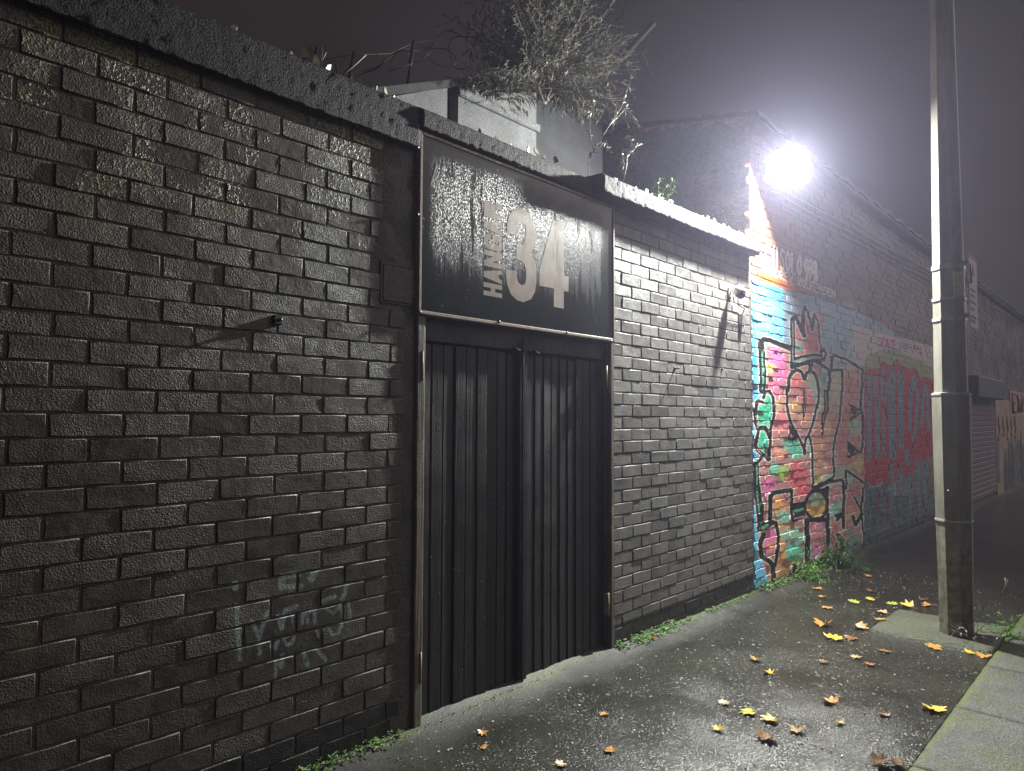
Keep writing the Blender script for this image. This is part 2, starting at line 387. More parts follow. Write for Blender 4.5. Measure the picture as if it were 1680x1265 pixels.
ST = [
 (C1, 45, [(200, 640), (215, 600), (300, 620), (450, 680), (575, 730)]), (C1, 60, [(185, 660), (195, 800), (205, 1000), (205, 1270)]),
 (C1, 46, [(600, 340), (595, 500), (600, 700), (595, 960)]), (C1, 30, [(600, 330), (640, 310), (690, 430), (745, 560)]),
 (C1, 34, [(745, 560), (730, 420), (735, 250), (750, 190)]), (C1, 18, [(750, 190), (790, 250), (830, 400), (850, 480)]),
 (C1, 30, [(850, 480), (860, 380), (870, 280)]), (C1, 16, [(880, 270), (920, 360), (940, 520), (960, 690), (960, 790)]),
 (C1, 26, [(620, 860), (700, 835), (860, 805), (960, 815)]), (C1, 40, [(590, 965), (700, 930), (830, 885), (950, 880)]),
 (C1, 20, [(1000, 715), (1035, 800), (1000, 885), (966, 800), (1000, 715)]), (C1, 40, [(830, 890), (830, 990)]),
 (C1, 32, [(535, 1270), (540, 1130), (580, 1040), (650, 1000), (710, 1030), (750, 1120)]), (C1, 26, [(750, 1120), (770, 1050), (820, 1010), (880, 1040), (920, 1130), (940, 1270)]),
 (C2, 20, [(945, 0), (930, 150), (890, 300), (860, 420), (810, 560), (770, 640), (755, 740), (755, 830)]),
 (C2, 24, [(520, 0), (520, 200), (545, 350), (600, 470), (680, 620), (740, 740), (755, 830)]),
 (C1, 26, [(860, 880), (960, 930), (1075, 1010), (1070, 1150), (1055, 1270)]),
 (C1, 24, [(1090, 840), (1150, 815), (1300, 870), (1420, 950), (1505, 1005)]), (C1, 30, [(1110, 840), (1095, 1010)]), (C1, 25, [(1090, 1005), (1240, 1000)]),
 (C1, 18, [(1240, 1000), (1240, 1270)]), (C1, 16, [(1500, 1010), (1490, 1270)]),
 (C2, 18, [(1235, 0), (1220, 200), (1200, 400), (1160, 520), (1135, 650), (1120, 850), (1130, 1000), (1135, 1110), (1080, 1170)]), (C2, 44, [(1090, 1165), (960, 1230), (880, 1270)]),
 (C2, 20, [(1485, 0), (1475, 240), (1500, 300), (1505, 500), (1495, 720), (1480, 810), (1430, 780)]),
 (C2, 18, [(770, 640), (800, 580), (830, 640), (845, 800), (850, 1000), (855, 1270)]),
 (C2, 26, [(215, 100), (240, 20), (300, 10), (340, 80), (355, 250), (335, 400), (310, 520), (300, 640), (285, 900)]), (C2, 30, [(120, 180), (150, 140), (205, 160)]),
 (C2, 30, [(120, 180), (105, 280), (120, 420), (160, 520), (185, 480), (240, 480), (280, 560), (300, 620)]),
 (C2, 34, [(150, 540), (125, 640), (115, 720), (150, 790), (220, 840), (270, 900)]), (C2, 26, [(220, 840), (150, 920), (110, 960)]), (C2, 56, [(110, 960), (125, 1270)]),
 (C3, 60, [(115, 0), (150, 200), (165, 420)]), (C3, 52, [(150, 470), (290, 400)]), (C3, 36, [(270, 100), (300, 60), (510, 30)]), (C3, 36, [(265, 100), (270, 400)]), (C3, 24, [(510, 30), (520, 380)]),
 (C3, 42, [(690, 380), (700, 600), (705, 900)]), (C3, 32, [(930, 0), (925, 200), (935, 500), (950, 780)]), (C3, 26, [(1120, 0), (1110, 300), (1120, 460)]),
 (C3, 30, [(1030, 320), (1110, 300), (1040, 370)]), (C3, 32, [(1050, 540), (1110, 600), (1080, 760)]), (C3, 62, [(700, 900), (960, 810)]), (C3, 40, [(550, 900), (540, 1100)]),
 (C3, 56, [(690, 930), (540, 1010), (330, 1140)]), (C3, 40, [(200, 540), (150, 650), (180, 800), (260, 850), (310, 900), (300, 1140)]),
 (C3, 26, [(280, 420), (340, 400), (370, 560), (350, 750), (330, 900)]), (C3, 30, [(1060, 560), (1150, 760), (1260, 860)]),
 (C3, 16, [(1340, 0), (1320, 240), (1350, 600), (1330, 900)]), (C3, 14, [(1240, 110), (1330, 270)]), (C3, 26, [(1215, 330), (1260, 430), (1330, 300)]), (C3, 8, [(1350, 260), (1400, 400), (1380, 600), (1350, 700)]),
 (C2, 22, [(1285, 1050), (1290, 1270)]), (C2, 22, [(1310, 1050), (1420, 1130), (1510, 1200)]), (C2, 26, [(1100, 1190), (1240, 1160), (1250, 1270)])]
for fn, w, pts in ST:
    k = 7.03 if fn is C3 else 7.9
    G.line([fn(*p) for p in pts], w/k*1.3+3.8, HAL, 0.9)
for fn, w, pts in ST:
    k = 7.03 if fn is C3 else 7.9
    G.line([fn(*p) for p in pts], max(2.4, w/k*1.3+0.6), BLK)
for fn, pts in [(C2, [(1340, 190), (1440, 270), (1410, 320), (1340, 390), (1335, 300)]), (C2, [(1310, 670), (1420, 770), (1330, 880), (1300, 870), (1310, 780)]),
                (C2, [(550, 430), (680, 620), (620, 650), (540, 655)]), (C2, [(1010, 0), (1070, 0), (1060, 250), (1000, 480), (975, 640), (965, 420), (1000, 200)]),
                (C2, [(750, -40), (770, 100), (775, 250), (735, 420), (725, 250), (730, 50)]), (C3, [(525, 180), (700, 150), (680, 220), (670, 340), (530, 400), (540, 300)]),
                (C3, [(700, 350), (920, 340), (920, 390), (700, 400)]), (C3, [(740, 20), (920, 0), (930, 60), (700, 140)])]:
    G.poly([fn(*p) for p in pts], BLK)
G.poly([C2(*p) for p in [(560, 560), (605, 618), (556, 622)]], (0.6, 0.55, 0.45))
G.line([C2(1340, 190), C2(1470, 262)], 3.0, BLK); G.line([C2(1340, 395), C2(1480, 290)], 3.0, BLK); G.line([C2(1310, 670), C2(1430, 780)], 3.0, BLK); G.line([C2(1320, 880), C2(1440, 800)], 3.0, BLK)
G.poly([C2(*p) for p in [(1342, 280), (1390, 315), (1342, 370)]], (0.66, 0.5, 0.45))
G.poly([C2(*p) for p in [(1310, 800), (1345, 830), (1315, 862)]], (0.66, 0.5, 0.45))
for q in ([(1030, 30), (1035, 200), (990, 420)], [(755, 60), (755, 300)]): G.line([C2(*p) for p in q], 1.6, (0.55, 0.5, 0.5))
ell = lambda cx, cy, rx, ry: [C3(cx+rx*math.cos(t*math.pi/16), cy+ry*math.sin(t*math.pi/16)) for t in range(32)]
G.poly(ell(800, 200, 145, 175), BLK); G.poly(ell(800, 200, 112, 143), (0.45, 0.50, 0.45))
G.poly([C3(690, 190), C3(910, 150), C3(905, 260), C3(840, 335), C3(750, 325), C3(695, 260)], (0.76, 0.56, 0.34))
G.line([C3(760, 190), C3(850, 175)], 3, (0.4, 0.66, 0.58))
for fn, w, pts, c in [(C1, 22, [(200, 770), (207, 1000), (207, 1250)], TEAL), (C1, 24, [(605, 895), (720, 870), (850, 840), (940, 845)], TEAL), (C1, 9, [(600, 380), (600, 900)], (0.6, 0.62, 0.58)),
                      (C2, 16, [(125, 980), (128, 1250)], TEAL), (C3, 20, [(120, 10), (150, 300)], TEAL), (C3, 36, [(545, 275), (650, 248)], TEAL), (C3, 20, [(545, 355), (655, 330)], (0.55, 0.52, 0.52)),
                      (C3, 40, [(160, 470), (230, 430)], TEAL), (C3, 30, [(790, 920), (900, 890)], (0.35, 0.55, 0.55)), (C1, 12, [(830, 900), (830, 980)], (0.4, 0.42, 0.5)), (C2, 8, [(120, 330), (150, 480)], HAL), (C2, 9, [(140, 770), (200, 830)], HAL)]:
    G.line([fn(*p) for p in pts], w/7.6, c, 0.9)
# the red and grey lettering farther along
G.poly([C4(*p) for p in [(0, 90), (100, 130), (300, 150), (450, 210), (720, 280), (1150, 420), (1150, 700), (680, 480), (510, 380), (350, 370), (160, 440), (120, 560), (0, 520)]], (0.66, 0.62, 0.62))
G.poly([C4(*p) for p in [(110, 600), (160, 440), (350, 370), (400, 420), (510, 380), (680, 480), (780, 500), (900, 590), (1150, 700), (1150, 900), (110, 900)]], (0.52, 0.54, 0.42))
G.poly([C4(*p) for p in [(125, 600), (300, 590), (310, 520), (350, 505), (400, 550), (470, 550), (490, 470), (560, 560), (660, 600), (690, 580), (740, 620), (770, 720), (830, 690), (900, 730), (1150, 800), (1150, 2000), (900, 1600), (420, 1960), (330, 1900), (210, 1950), (125, 1840)]], (0.58, 0.20, 0.25))
GT = (0.36, 0.45, 0.49)
for w, q in [(62, [(180, 690), (180, 1640)]), (52, [(255, 690), (255, 900)]), (52, [(280, 960), (285, 1620)]), (36, [(330, 620), (330, 900), (350, 970), (385, 900), (385, 760)]), (36, [(330, 620), (385, 620)]), (76, [(450, 640), (440, 1000), (455, 1620)]),
             (30, [(350, 1060), (350, 1600)]), (60, [(540, 640), (545, 1000), (550, 1500)]), (40, [(650, 1300), (660, 900), (700, 680), (740, 900), (720, 1300), (690, 1420)]), (36, [(790, 1250), (800, 900), (830, 790), (860, 900), (860, 1300)]), (60, [(620, 1560), (620, 1700)]), (50, [(440, 1720), (450, 2200)]), (60, [(540, 1760), (530, 1960)]), (50, [(740, 1640), (750, 2150)]), (44, [(830, 1660), (830, 2100)]), (60, [(640, 1860), (620, 2060)]), (46, [(970, 900), (960, 1500)]), (46, [(1060, 950), (1060, 1500)])]:
    G.line([C4(*p) for p in q], w/7.03, GT)
G.poly([C5(*p) for p in [(125, 560), (200, 700), (300, 690), (390, 620), (420, 780), (560, 800), (690, 780), (1150, 760), (1150, 2100), (125, 2100)]], (0.30, 0.36, 0.38))
for i in range(16):
    u, v = C5(random.uniform(140, 850), random.uniform(720, 900)); G.line([(u, v), (u+random.uniform(-1, 1), v+random.uniform(10, 40))], random.uniform(2, 7), random.choice([(0.36, 0.42, 0.44), (0.36, 0.24, 0.28), (0.24, 0.28, 0.32)]), 0.7)
G.line([C5(190, 820), C5(330, 1010)], 1.5, (0.12, 0.13, 0.15)); G.line([C5(230, 1070), C5(440, 1010)], 1.5, (0.12, 0.13, 0.15))
stroke_text(G, 'SPACE', 1441, 567, 1471, 574, 14, 15, 1.5, (0.60, 0.22, 0.32)); stroke_text(G, 'GURU', 1473, 570, 1490, 574, 10, 10, 1.1, (0.50, 0.30, 0.45)); stroke_text(G, 'NAMS', 1492, 573, 1515, 581, 10, 10, 1.1, (0.55, 0.26, 0.36))
WH = (0.90, 0.89, 0.86)
stroke_text(G, '@HISOLO099', 1254, 431, 1344, 464, 33, 33, 2.6, WH)
stroke_text(G, '99', 1319, 459, 1342, 464, 34, 30, 4.0, (0.80, 0.77, 0.74))
stroke_text(G, '@ANDREW_WOLFENDEN', 1252, 448, 1372, 490, 15, 12, 1.3, WH)
stroke_text(G, 'WANT', 1291, 494, 1314, 501, 11, 11, 1.0, (0.7, 0.7, 0.7))
# paint brightened, most at the right, to make up for weak light there
_light_gain = np.clip((np.arange(G.w)/2.0+G.u0-1290)/60.0, 0, 1)[None, :, None]*np.clip((np.arange(G.h)/2.0+G.v0-470)/40.0, 0, 1)[:, None, None]
G.im = np.where(G.im.mean(axis=2, keepdims=True) > 0.012, np.clip(G.im*(1.4+0.8*_light_gain), 0, 0.88), G.im)
IMX0, IMX1, IMZ0, IMZ1 = 6.1, 14.1, -0.25, 4.75
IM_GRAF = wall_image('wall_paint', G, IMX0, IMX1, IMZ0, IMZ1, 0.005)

# faint chalky tag on the near wall
T = Canvas(340, 900, 620, 1130, 2.0)
TG = lambda x, y: (360+x/6.658, 920+y/6.658)
one = (1.0, 1.0, 1.0)
for w, q in [(70, [(680, 290), (680, 170), (860, 140)]), (60, [(680, 290), (900, 270)]), (70, [(1000, 200), (1040, 110)]), (80, [(170, 290), (170, 250)]), (50, [(190, 490), (190, 660), (220, 1080)]), (45, [(350, 650), (430, 830), (520, 560)]), (40, [(430, 870), (440, 1010)]),
             (45, [(560, 930), (600, 960), (640, 880)]), (50, [(640, 600), (680, 740), (720, 540), (850, 500)]), (34, [(700, 850), (740, 920), (800, 890), (830, 800)]), (40, [(790, 590), (830, 740)]), (40, [(900, 680), (910, 580)]), (36, [(960, 680), (950, 560), (1040, 550), (1040, 680)]),
             (34, [(1060, 760), (1090, 830), (1130, 740)]), (30, [(1190, 720), (1230, 810), (1300, 790), (1340, 690)]), (50, [(1130, 440), (1250, 390)]), (44, [(1340, 420), (1390, 270)]), (36, [(1170, 530), (1240, 570), (1320, 490), (1350, 620)]), (34, [(1410, 450), (1430, 620)]), (50, [(690, 1030), (670, 1160)]), (50, [(920, 1000), (960, 1130)]), (44, [(1050, 960), (1160, 1080)]), (44, [(620, 1100), (610, 1260)])]:
    T.line([TG(*p) for p in q], w/6.658, one, 0.75)
IM_TAG = wall_image('tag_mask', T, 1.1, 2.1, 0.2, 1.1, 0.004)

# ------------------------------------------------------------------ wall materials
def painted_brick(name, near):
    n = NT(name); cx, cy, cz = n.sep(); rnd = n.rnd()
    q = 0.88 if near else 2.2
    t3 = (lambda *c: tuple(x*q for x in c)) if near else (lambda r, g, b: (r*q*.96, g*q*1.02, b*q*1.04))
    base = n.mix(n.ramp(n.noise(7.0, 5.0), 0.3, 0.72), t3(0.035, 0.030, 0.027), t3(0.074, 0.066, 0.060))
    base = n.mix(n.math('MULTIPLY', rnd, 0.45), base, t3(0.087, 0.078, 0.070))
    base = n.mix(n.ramp(n.noise(90.0, 4.0, 0.7), 0.56, 0.72, 0, 0.6), base, t3(0.112, 0.103, 0.094))
    glint_speck = n.ramp(n.noise(170.0, 2.0, 0.6), 0.60, 0.70)
    base = n.mix(n.math('MULTIPLY', glint_speck, n.ramp(n.noise(6.0, 3.0), 0.35, 0.65, 0.15, 0.8)), base, t3(0.21, 0.20, 0.19))  # wet glitter painted into the colour as pale flecks
    base = n.mix(n.ramp(n.noise(140.0, 2.0, 0.6), 0.42, 0.30, 0, 0.8), base, t3(0.016, 0.015, 0.014))
    # pitch-black band of bitumen along the foot
    band = n.ramp(n.math('ADD', cz, n.math('MULTIPLY', n.noise(12.0, 2.0), 0.03)), 0.20 if near else 0.16, 0.19 if near else 0.15)
    if near:
        moss = n.math('MULTIPLY', n.ramp(n.noise(3.0, 5.0, 0.65), 0.50, 0.62), n.ramp(n.noise(95.0, 2.0), 0.48, 0.56))
        moss = n.math('MULTIPLY', moss, n.ramp(cz, 2.0, 2.6))
        base = n.mix(moss, base, (0.17, 0.17, 0.05))
        bare = n.math('MULTIPLY', n.ramp(n.noise(3.3, 5.0, 0.6), 0.585, 0.64), n.ramp(cz, 1.25, 0.75))
        bare = n.math('MULTIPLY', bare, n.ramp(cx, 1.9, 1.3))
        base = n.mix(n.math('MULTIPLY', bare, 0.35), base, (0.12, 0.082, 0.056))
        fleck = n.math('MULTIPLY', n.ramp(n.voro(70.0), 0.16, 0.10), n.ramp(n.noise(5.0, 2.0), 0.60, 0.68))
        base = n.mix(n.math('MULTIPLY', fleck, n.ramp(cz, 1.3, 0.8)), base, (0.40, 0.36, 0.33))
        tg = image_on_wall(n, IM_TAG, 1.1, 2.1, 0.2, 1.1)
        sp = n.n.new('ShaderNodeSeparateColor'); n.l.new(tg, sp.inputs[0])
        base = n.mix(n.math('MULTIPLY', sp.outputs[0], n.ramp(n.noise(60.0, 4.0, 0.7), 0.32, 0.60, 0.10, 0.95)), base, (0.25, 0.36, 0.36))
    else:
        old = n.math('MULTIPLY', n.ramp(n.noise(3.0, 4.0), 0.5, 0.64), n.ramp(cz, 2.0, 1.7))
        base = n.mix(n.math('MULTIPLY', old, n.ramp(n.noise(50.0, 3.0), 0.4, 0.6, 0.0, 0.6)), base, (0.05, 0.085, 0.10))
        foot = n.math('MULTIPLY', n.ramp(n.noise(5.0, 4.0), 0.5, 0.66), n.ramp(cz, 0.55, 0.2))
        base = n.mix(n.math('MULTIPLY', foot, 0.45), base, (0.13, 0.075, 0.065))
    base = n.mix(band, base, (0.008, 0.008, 0.009))
    h1 = n.noise(24.0, 3.0, 0.5); h2 = n.noise(150.0, 2.0, 0.6)
    drops = n.ramp(n.voro(150.0), 0.30, 0.05)
    dm = n.math('MULTIPLY', drops, n.ramp(n.noise(9.0, 3.0), 0.42, 0.62))
    h = n.math('ADD', n.math('MULTIPLY', h1, 0.45), n.math('MULTIPLY', h2, n.math('MULTIPLY', n.ramp(n.noise(5.0, 3.0), 0.3, 0.7, 0.4, 1.0), n.ramp(rnd, 0.0, 1.0, 0.45, 1.15))))
    if near:
        lump = n.math('MULTIPLY', n.ramp(n.noise(55.0, 3.0), 0.5, 0.66), n.math('MULTIPLY', n.ramp(cz, 2.15, 2.7), n.ramp(n.noise(3.0, 3.0), 0.45, 0.6)))
        h = n.math('ADD', h, n.math('MULTIPLY', lump, 0.9))
    h = n.math('ADD', h, n.math('MULTIPLY', dm, 0.10))
    nr = n.bump(h, 0.0058, 1.0)
    rough = n.math('ADD', n.ramp(n.noise(16.0, 4.0), 0.35, 0.68, 0.36, 0.56), n.math('MULTIPLY', rnd, 0.16))
    return n.out(base, rough, nr, spec=0.5)

def old_brick(name):
    n = NT(name); cx, cy, cz = n.sep(); rnd = n.rnd()
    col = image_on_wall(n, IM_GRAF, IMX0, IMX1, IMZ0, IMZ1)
    far = n.ramp(cx, 13.6, 14.0)
    wall = n.mix(n.ramp(n.noise(1.2, 5.0, 0.62), 0.35, 0.66), (0.11, 0.095, 0.085), (0.30, 0.255, 0.225))
    col = n.mix(far, col, wall)
    flake = n.ramp(n.noise(11.0, 6.0, 0.68), 0.60, 0.68)
    col = n.mix(n.math('MULTIPLY', flake, 0.2), col, (0.26, 0.21, 0.18))
    col = n.mix(n.ramp(n.noise(45.0, 4.0, 0.7), 0.50, 0.78, 0.0, 0.25), col, (0.07, 0.07, 0.075))
    col = n.mix(n.ramp(n.math('ADD', cz, n.math('MULTIPLY', n.noise(6.0, 3.0), 0.3)), 0.26, 0.06, 0.0, 0.85), col, (0.028, 0.028, 0.026))
    h = n.math('ADD', n.noise(34.0, 5.0, 0.62), n.math('MULTIPLY', n.noise(130.0, 3.0, 0.6), 0.35))
    nr = n.bump(h, 0.0105, 1.0)
    return n.out(col, 0.55, nr, spec=0.4)

def mortar(name, col, sc=60.0):
    n = NT(name)
    c = n.mix(n.ramp(n.noise(9.0, 5.0), 0.3, 0.7), tuple(x*0.6 for x in col), col)
    return n.out(c, 0.7, n.bump(n.noise(sc, 4.0), 0.006), spec=0.35)

def render_rough(name, a, b, wet=0.4, scale=95.0, dist=0.011, spec=0.5):
    n = NT(name)
    c = n.mix(n.ramp(n.noise(6.0, 5.0), 0.3, 0.72), a, b)
    c = n.mix(n.ramp(n.noise(120.0, 2.0), 0.58, 0.68, 0, 0.8), c, tuple(min(1, x*2.6) for x in b))
    c = n.mix(n.ramp(n.noise(100.0, 2.0), 0.44, 0.34, 0, 0.85), c, tuple(x*0.3 for x in a))
    h = n.math('ADD', n.noise(scale, 4.0, 0.62), n.math('MULTIPLY', n.noise(scale*0.22, 3.0), 0.6))
    return n.out(c, wet, n.bump(h, dist), spec=spec)

M_NEAR = painted_brick('near_painted_brick', True)
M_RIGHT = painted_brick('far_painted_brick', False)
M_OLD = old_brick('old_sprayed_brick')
M_MORT = mortar('painted_mortar', (0.078, 0.069, 0.062))
M_PATCH = render_rough('painted_smooth_render', (0.040, 0.036, 0.034), (0.065, 0.059, 0.055), 0.62, 30.0, 0.003)
M_COPE = render_rough('rough_painted_coping', (0.0085, 0.0095, 0.012), (0.022, 0.024, 0.029), 0.68, 110.0, 0.010, 0.2)
M_COPE2 = render_rough('rough_grey_coping', (0.016, 0.0165, 0.017), (0.034, 0.035, 0.035), 0.7, 120.0, 0.008, 0.2)
M_GREYR = render_rough('grey_cement_render', (0.065, 0.067, 0.070), (0.11, 0.112, 0.116), 0.8, 14.0, 0.004)
M_DARKR = render_rough('dark_render', (0.010, 0.0105, 0.012), (0.022, 0.023, 0.027), 0.85, 20.0, 0.004)  # plain dark tone with random speckle
M_SHARD = simple('pale_shard', (0.50, 0.50, 0.40), 0.35, 0.3, 40.0, 0.001)
M_BLKMET = simple('black_iron', (0.012, 0.012, 0.013), 0.5, 0.3, 60.0, 0.0015)

# ------------------------------------------------------------------ bricks
def brick_mesh(L, H, D, ch=0.006, jit=0.003):
    """one brick: front at y=0 facing -y, centred in x and z"""
    xs = [-L/2, -L/6, L/6, L/2]
    loop = [(x, -H/2) for x in xs] + [(L/2, 0.0)] + [(x, H/2) for x in reversed(xs)] + [(-L/2, 0.0)]
    q = lambda s=1.0: random.uniform(-jit, jit)*s
    out = [(x+q(.6), z+q(.6)) for x, z in loop]
    inn = []
    for (x, z) in out:
        c = ch*random.uniform(0.6, 1.6)
        inn.append((x-math.copysign(min(c, abs(x)), x) if abs(x) > L*0.4 else x, z-math.copysign(c, z) if abs(z) > H*0.3 else z))
    n = len(out)
    tx, tz = q(0.6)/L, q(0.6)/H
    vs = [(x, D, z) for x, z in out] + [(x, ch*random.uniform(.7, 1.4), z) for x, z in out] + [(x, x*tx+z*tz+q(.25), z) for x, z in inn]
    m = MB()
    fs = []
    for r in range(2):
        fs += [(r*n+i, r*n+(i+1) % n, (r+1)*n+(i+1) % n, (r+1)*n+i) for i in range(n)]
    m.add(vs, fs, True)
    m.v = m.v; k = len(m.f)
    m.add([], [])
    m.f.append(tuple(2*n+i for i in range(n))); m.sm.append(False)
    return m
class BrickSet:
    def __init__(s, H, D, ch, jit, mat, nvar=10):
        s.H, s.D, s.ch, s.jit, s.mat, s.nvar, s.c = H, D, ch, jit, mat, nvar, {}
    def get(s, L):
        k = round(L/0.03)
        if k not in s.c:
            s.c[k] = []
            for i in range(s.nvar if k > 5 else 4):
                b = brick_mesh(k*0.03, s.H, s.D, s.ch, s.jit); s.c[k].append((b, b.mesh('brick')))
        return random.choice(s.c[k]), L/(k*0.03)

def courses(x0, x1, z0, z1, z_ref, ch, x_ref, bl, skip=None, gap=0.0095, ends=None):
    """list of (x, z, length, row) of a running bond"""
    res = []
    k0 = math.floor((z0-z_ref)/ch); k1 = math.ceil((z1-z_ref)/ch)
    for k in range(k0, k1):
        zc = z_ref+(k+0.5)*ch
        if zc-ch/2 > z1 or zc < z0: continue
        off = x_ref + (0.5*bl if k % 2 else 0.0) + random.uniform(-.008, .008)
        e = ends(zc) if ends else (x0, x1)
        i0 = math.floor((e[0]-off)/bl)-1
        x = off+i0*bl
        while x < e[1]:
            a, b = max(x, e[0]), min(x+bl, e[1]); x += bl
            if b-a < 0.045: continue
            if skip and skip((a+b)/2, zc): continue
            res.append(((a+b)/2, zc, b-a-gap, k))
    return res
def lay(parent, bset, lst, n_parts, key, yj=0.002, stuff_name='distant_bricks', nogap=0.0):
    lst = sorted(lst, key=key)
    for x, z, L, k in lst[:n_parts]:
        (b, me), sx = bset.get(L)
        o = link('brick', me, bset.mat, parent)
        o.location = (x, random.uniform(-yj, yj), z+random.uniform(-.0012, .0012)); o.scale = (sx, 1, 1)
    if len(lst) > n_parts:
        m = MB()
        for x, z, L, k in lst[n_parts:]:
            (b, me), sx = bset.get(L); dy = random.uniform(-yj, yj)
            m.v_off = len(m.v)
            n = len(m.v); m.v += [(p[0]*sx+x, p[1]+dy, p[2]+z) for p in b.v]
            m.f += [tuple(i+n for i in f) for f in b.f]; m.sm += b.sm
        o = m.build('bricks', bset.mat, parent); stuff(o)

def rough_strip(m, prof, x0, x1, res, amp, fr, zfun=None, cap=True):
    """profile of (y, z) swept along x, its surface pushed about by noise"""
    pts = []
    for (a, b) in zip(prof[:-1], prof[1:]):
        d = math.hypot(b[0]-a[0], b[1]-a[1]); k = max(1, int(d/res))
        for i in range(k): pts.append((a[0]+(b[0]-a[0])*i/k, a[1]+(b[1]-a[1])*i/k))
    pts.append(prof[-1]); nx = max(1, int((x1-x0)/res)); n = len(pts)
    vs = []
    for i in range(nx+1):
        x = x0+(x1-x0)*i/nx
        dz = zfun(x) if zfun else 0.0
        for (y, z) in pts:
            p = (x, y, z)
            a = nz(p, fr)*amp+nz(p, fr*3.1, 5.0)*amp*0.6
            b = nz(p, fr, 9.0)*amp+nz(p, fr*0.15, 3.0)*amp*1.3
            vs.append((x, y+a, z+b+dz))
    fs = [(i*n+j, (i+1)*n+j, (i+1)*n+j+1, i*n+j+1) for i in range(nx) for j in range(n-1)]
    if cap: fs += [tuple(range(n)), tuple(nx*n+j for j in reversed(range(n)))]
    m.add(vs, fs, True)

# ------------------------------------------------------------------ ground
def pavement_mat():
    n = NT('wet_asphalt'); cx, cy, cz = n.sep()
    c = n.mix(n.ramp(n.noise(2.0, 5.0), 0.3, 0.7), (0.019, 0.0195, 0.0138), (0.036, 0.0365, 0.0270))
    c = n.mix(n.ramp(n.noise(120.0, 2.0), 0.45, 0.7, 0, 0.6), c, (0.032, 0.031, 0.028))
    edge = n.ramp(n.math('ADD', cy, n.math('MULTIPLY', n.noise(3.0, 4.0), 0.22)), -0.22, 0.02)   # cement fillet along the wall
    c = n.mix(n.math('MULTIPLY', edge, 0.8), c, (0.052, 0.053, 0.046))
    moss = n.math('MULTIPLY', n.ramp(n.math('ADD', cy, n.math('MULTIPLY', n.noise(7.0, 4.0), 0.16)), 0.0, 0.06), n.ramp(n.noise(2.6, 3.0), 0.42, 0.56))
    c = n.mix(n.math('MULTIPLY', moss, n.ramp(n.noise(60.0, 3.0), 0.35, 0.6)), c, (0.085, 0.10, 0.018))
    # pale grit and old chewing gum trodden into the surface
    grit = n.math('MULTIPLY', n.ramp(n.voro(46.0), 0.21, 0.14), n.ramp(n.noise(31.0, 2.0), 0.55, 0.62))
    c = n.mix(grit, c, (0.34, 0.335, 0.31))
    fine = n.ramp(n.noise(150.0, 2.0, 0.6), 0.60, 0.68, 0, 0.8)
    c = n.mix(fine, c, (0.07, 0.068, 0.060))
    c = n.mix(n.ramp(n.noise(55.0, 3.0, 0.65), 0.46, 0.34, 0, 0.75), c, (0.006, 0.006, 0.005))
    stain = n.ramp(n.noise(0.9, 5.0, 0.65, dist=0.6), 0.52, 0.60)
    c = n.mix(n.math('MULTIPLY', stain, 0.5), c, (0.012, 0.011, 0.009))
    gum = n.math('MULTIPLY', n.ramp(n.voro(9.0), 0.12, 0.10), n.ramp(n.noise(14.0, 1.0), 0.52, 0.56))
    c = n.mix(n.math('MULTIPLY', gum, 0.8), c, (0.22, 0.22, 0.20))
    puddle = n.ramp(n.noise(1.3, 4.0, 0.6), 0.35, 0.68)
    grain = n.math('ADD', n.noise(130.0, 2.0, 0.6), n.math('MULTIPLY', n.ramp(n.noise(75.0, 2.0), 0.55, 0.75), 0.7))
    b = n.n.new('ShaderNodeBump'); b.inputs['Distance'].default_value = 0.0065
    n.l.new(grain, b.inputs['Height']); n.l.new(n.ramp(n.noise(1.6, 4.0, 0.6), 0.36, 0.64, 0.56, 0.30), b.inputs['Strength'])
    rough = n.math('ADD', n.ramp(puddle, 0.0, 1.0, 0.27, 0.19), n.math('MULTIPLY', edge, 0.25))
    return n.out(c, rough, b.outputs[0], spec=0.5)
M_PAVE = pavement_mat()
def concrete_mat(name, a, b, moss_amt=0.5):
    n = NT(name); cx, cy, cz = n.sep()
    c = n.mix(n.ramp(n.noise(5.0, 5.0), 0.3, 0.7), a, b)
    c = n.mix(n.ramp(n.noise(150.0, 3.0, 0.7), 0.5, 0.62, 0, 0.75), c, tuple(x*2.1 for x in b))
    c = n.mix(n.ramp(n.noise(190.0, 2.0), 0.5, 0.36, 0, 0.7), c, tuple(x*0.3 for x in a))
    ms = n.math('MULTIPLY', n.ramp(n.noise(4.5, 5.0, 0.6), 0.46, 0.60), n.ramp(n.noise(60.0, 3.0), 0.36, 0.60))
    c = n.mix(n.math('MULTIPLY', ms, moss_amt), c, (0.085, 0.11, 0.02))
    c = n.mix(n.ramp(n.noise(85.0, 2.0, 0.6), 0.58, 0.66, 0, 0.7), c, tuple(x*2.4 for x in b))
    c = n.mix(n.ramp(n.noise(95.0, 2.0, 0.6), 0.44, 0.36, 0, 0.8), c, tuple(x*0.25 for x in a))
    line = n.math('MULTIPLY', n.ramp(n.math('ADD', cy, n.math('MULTIPLY', n.noise(9.0, 3.0), 0.10)), -1.90, -1.84), n.ramp(n.noise(50.0, 3.0), 0.38, 0.56))
    c = n.mix(n.math('MULTIPLY', line, moss_amt), c, (0.11, 0.14, 0.025))
    return n.out(c, 0.45, n.bump(n.noise(95.0, 3.0, 0.65), 0.010), spec=0.5)
M_KERB = concrete_mat('mossy_kerb_concrete', (0.048, 0.050, 0.044), (0.105, 0.108, 0.096), 0.95)
M_PAD = concrete_mat('post_pad_concrete', (0.045, 0.045, 0.041), (0.085, 0.085, 0.078), 0.35)
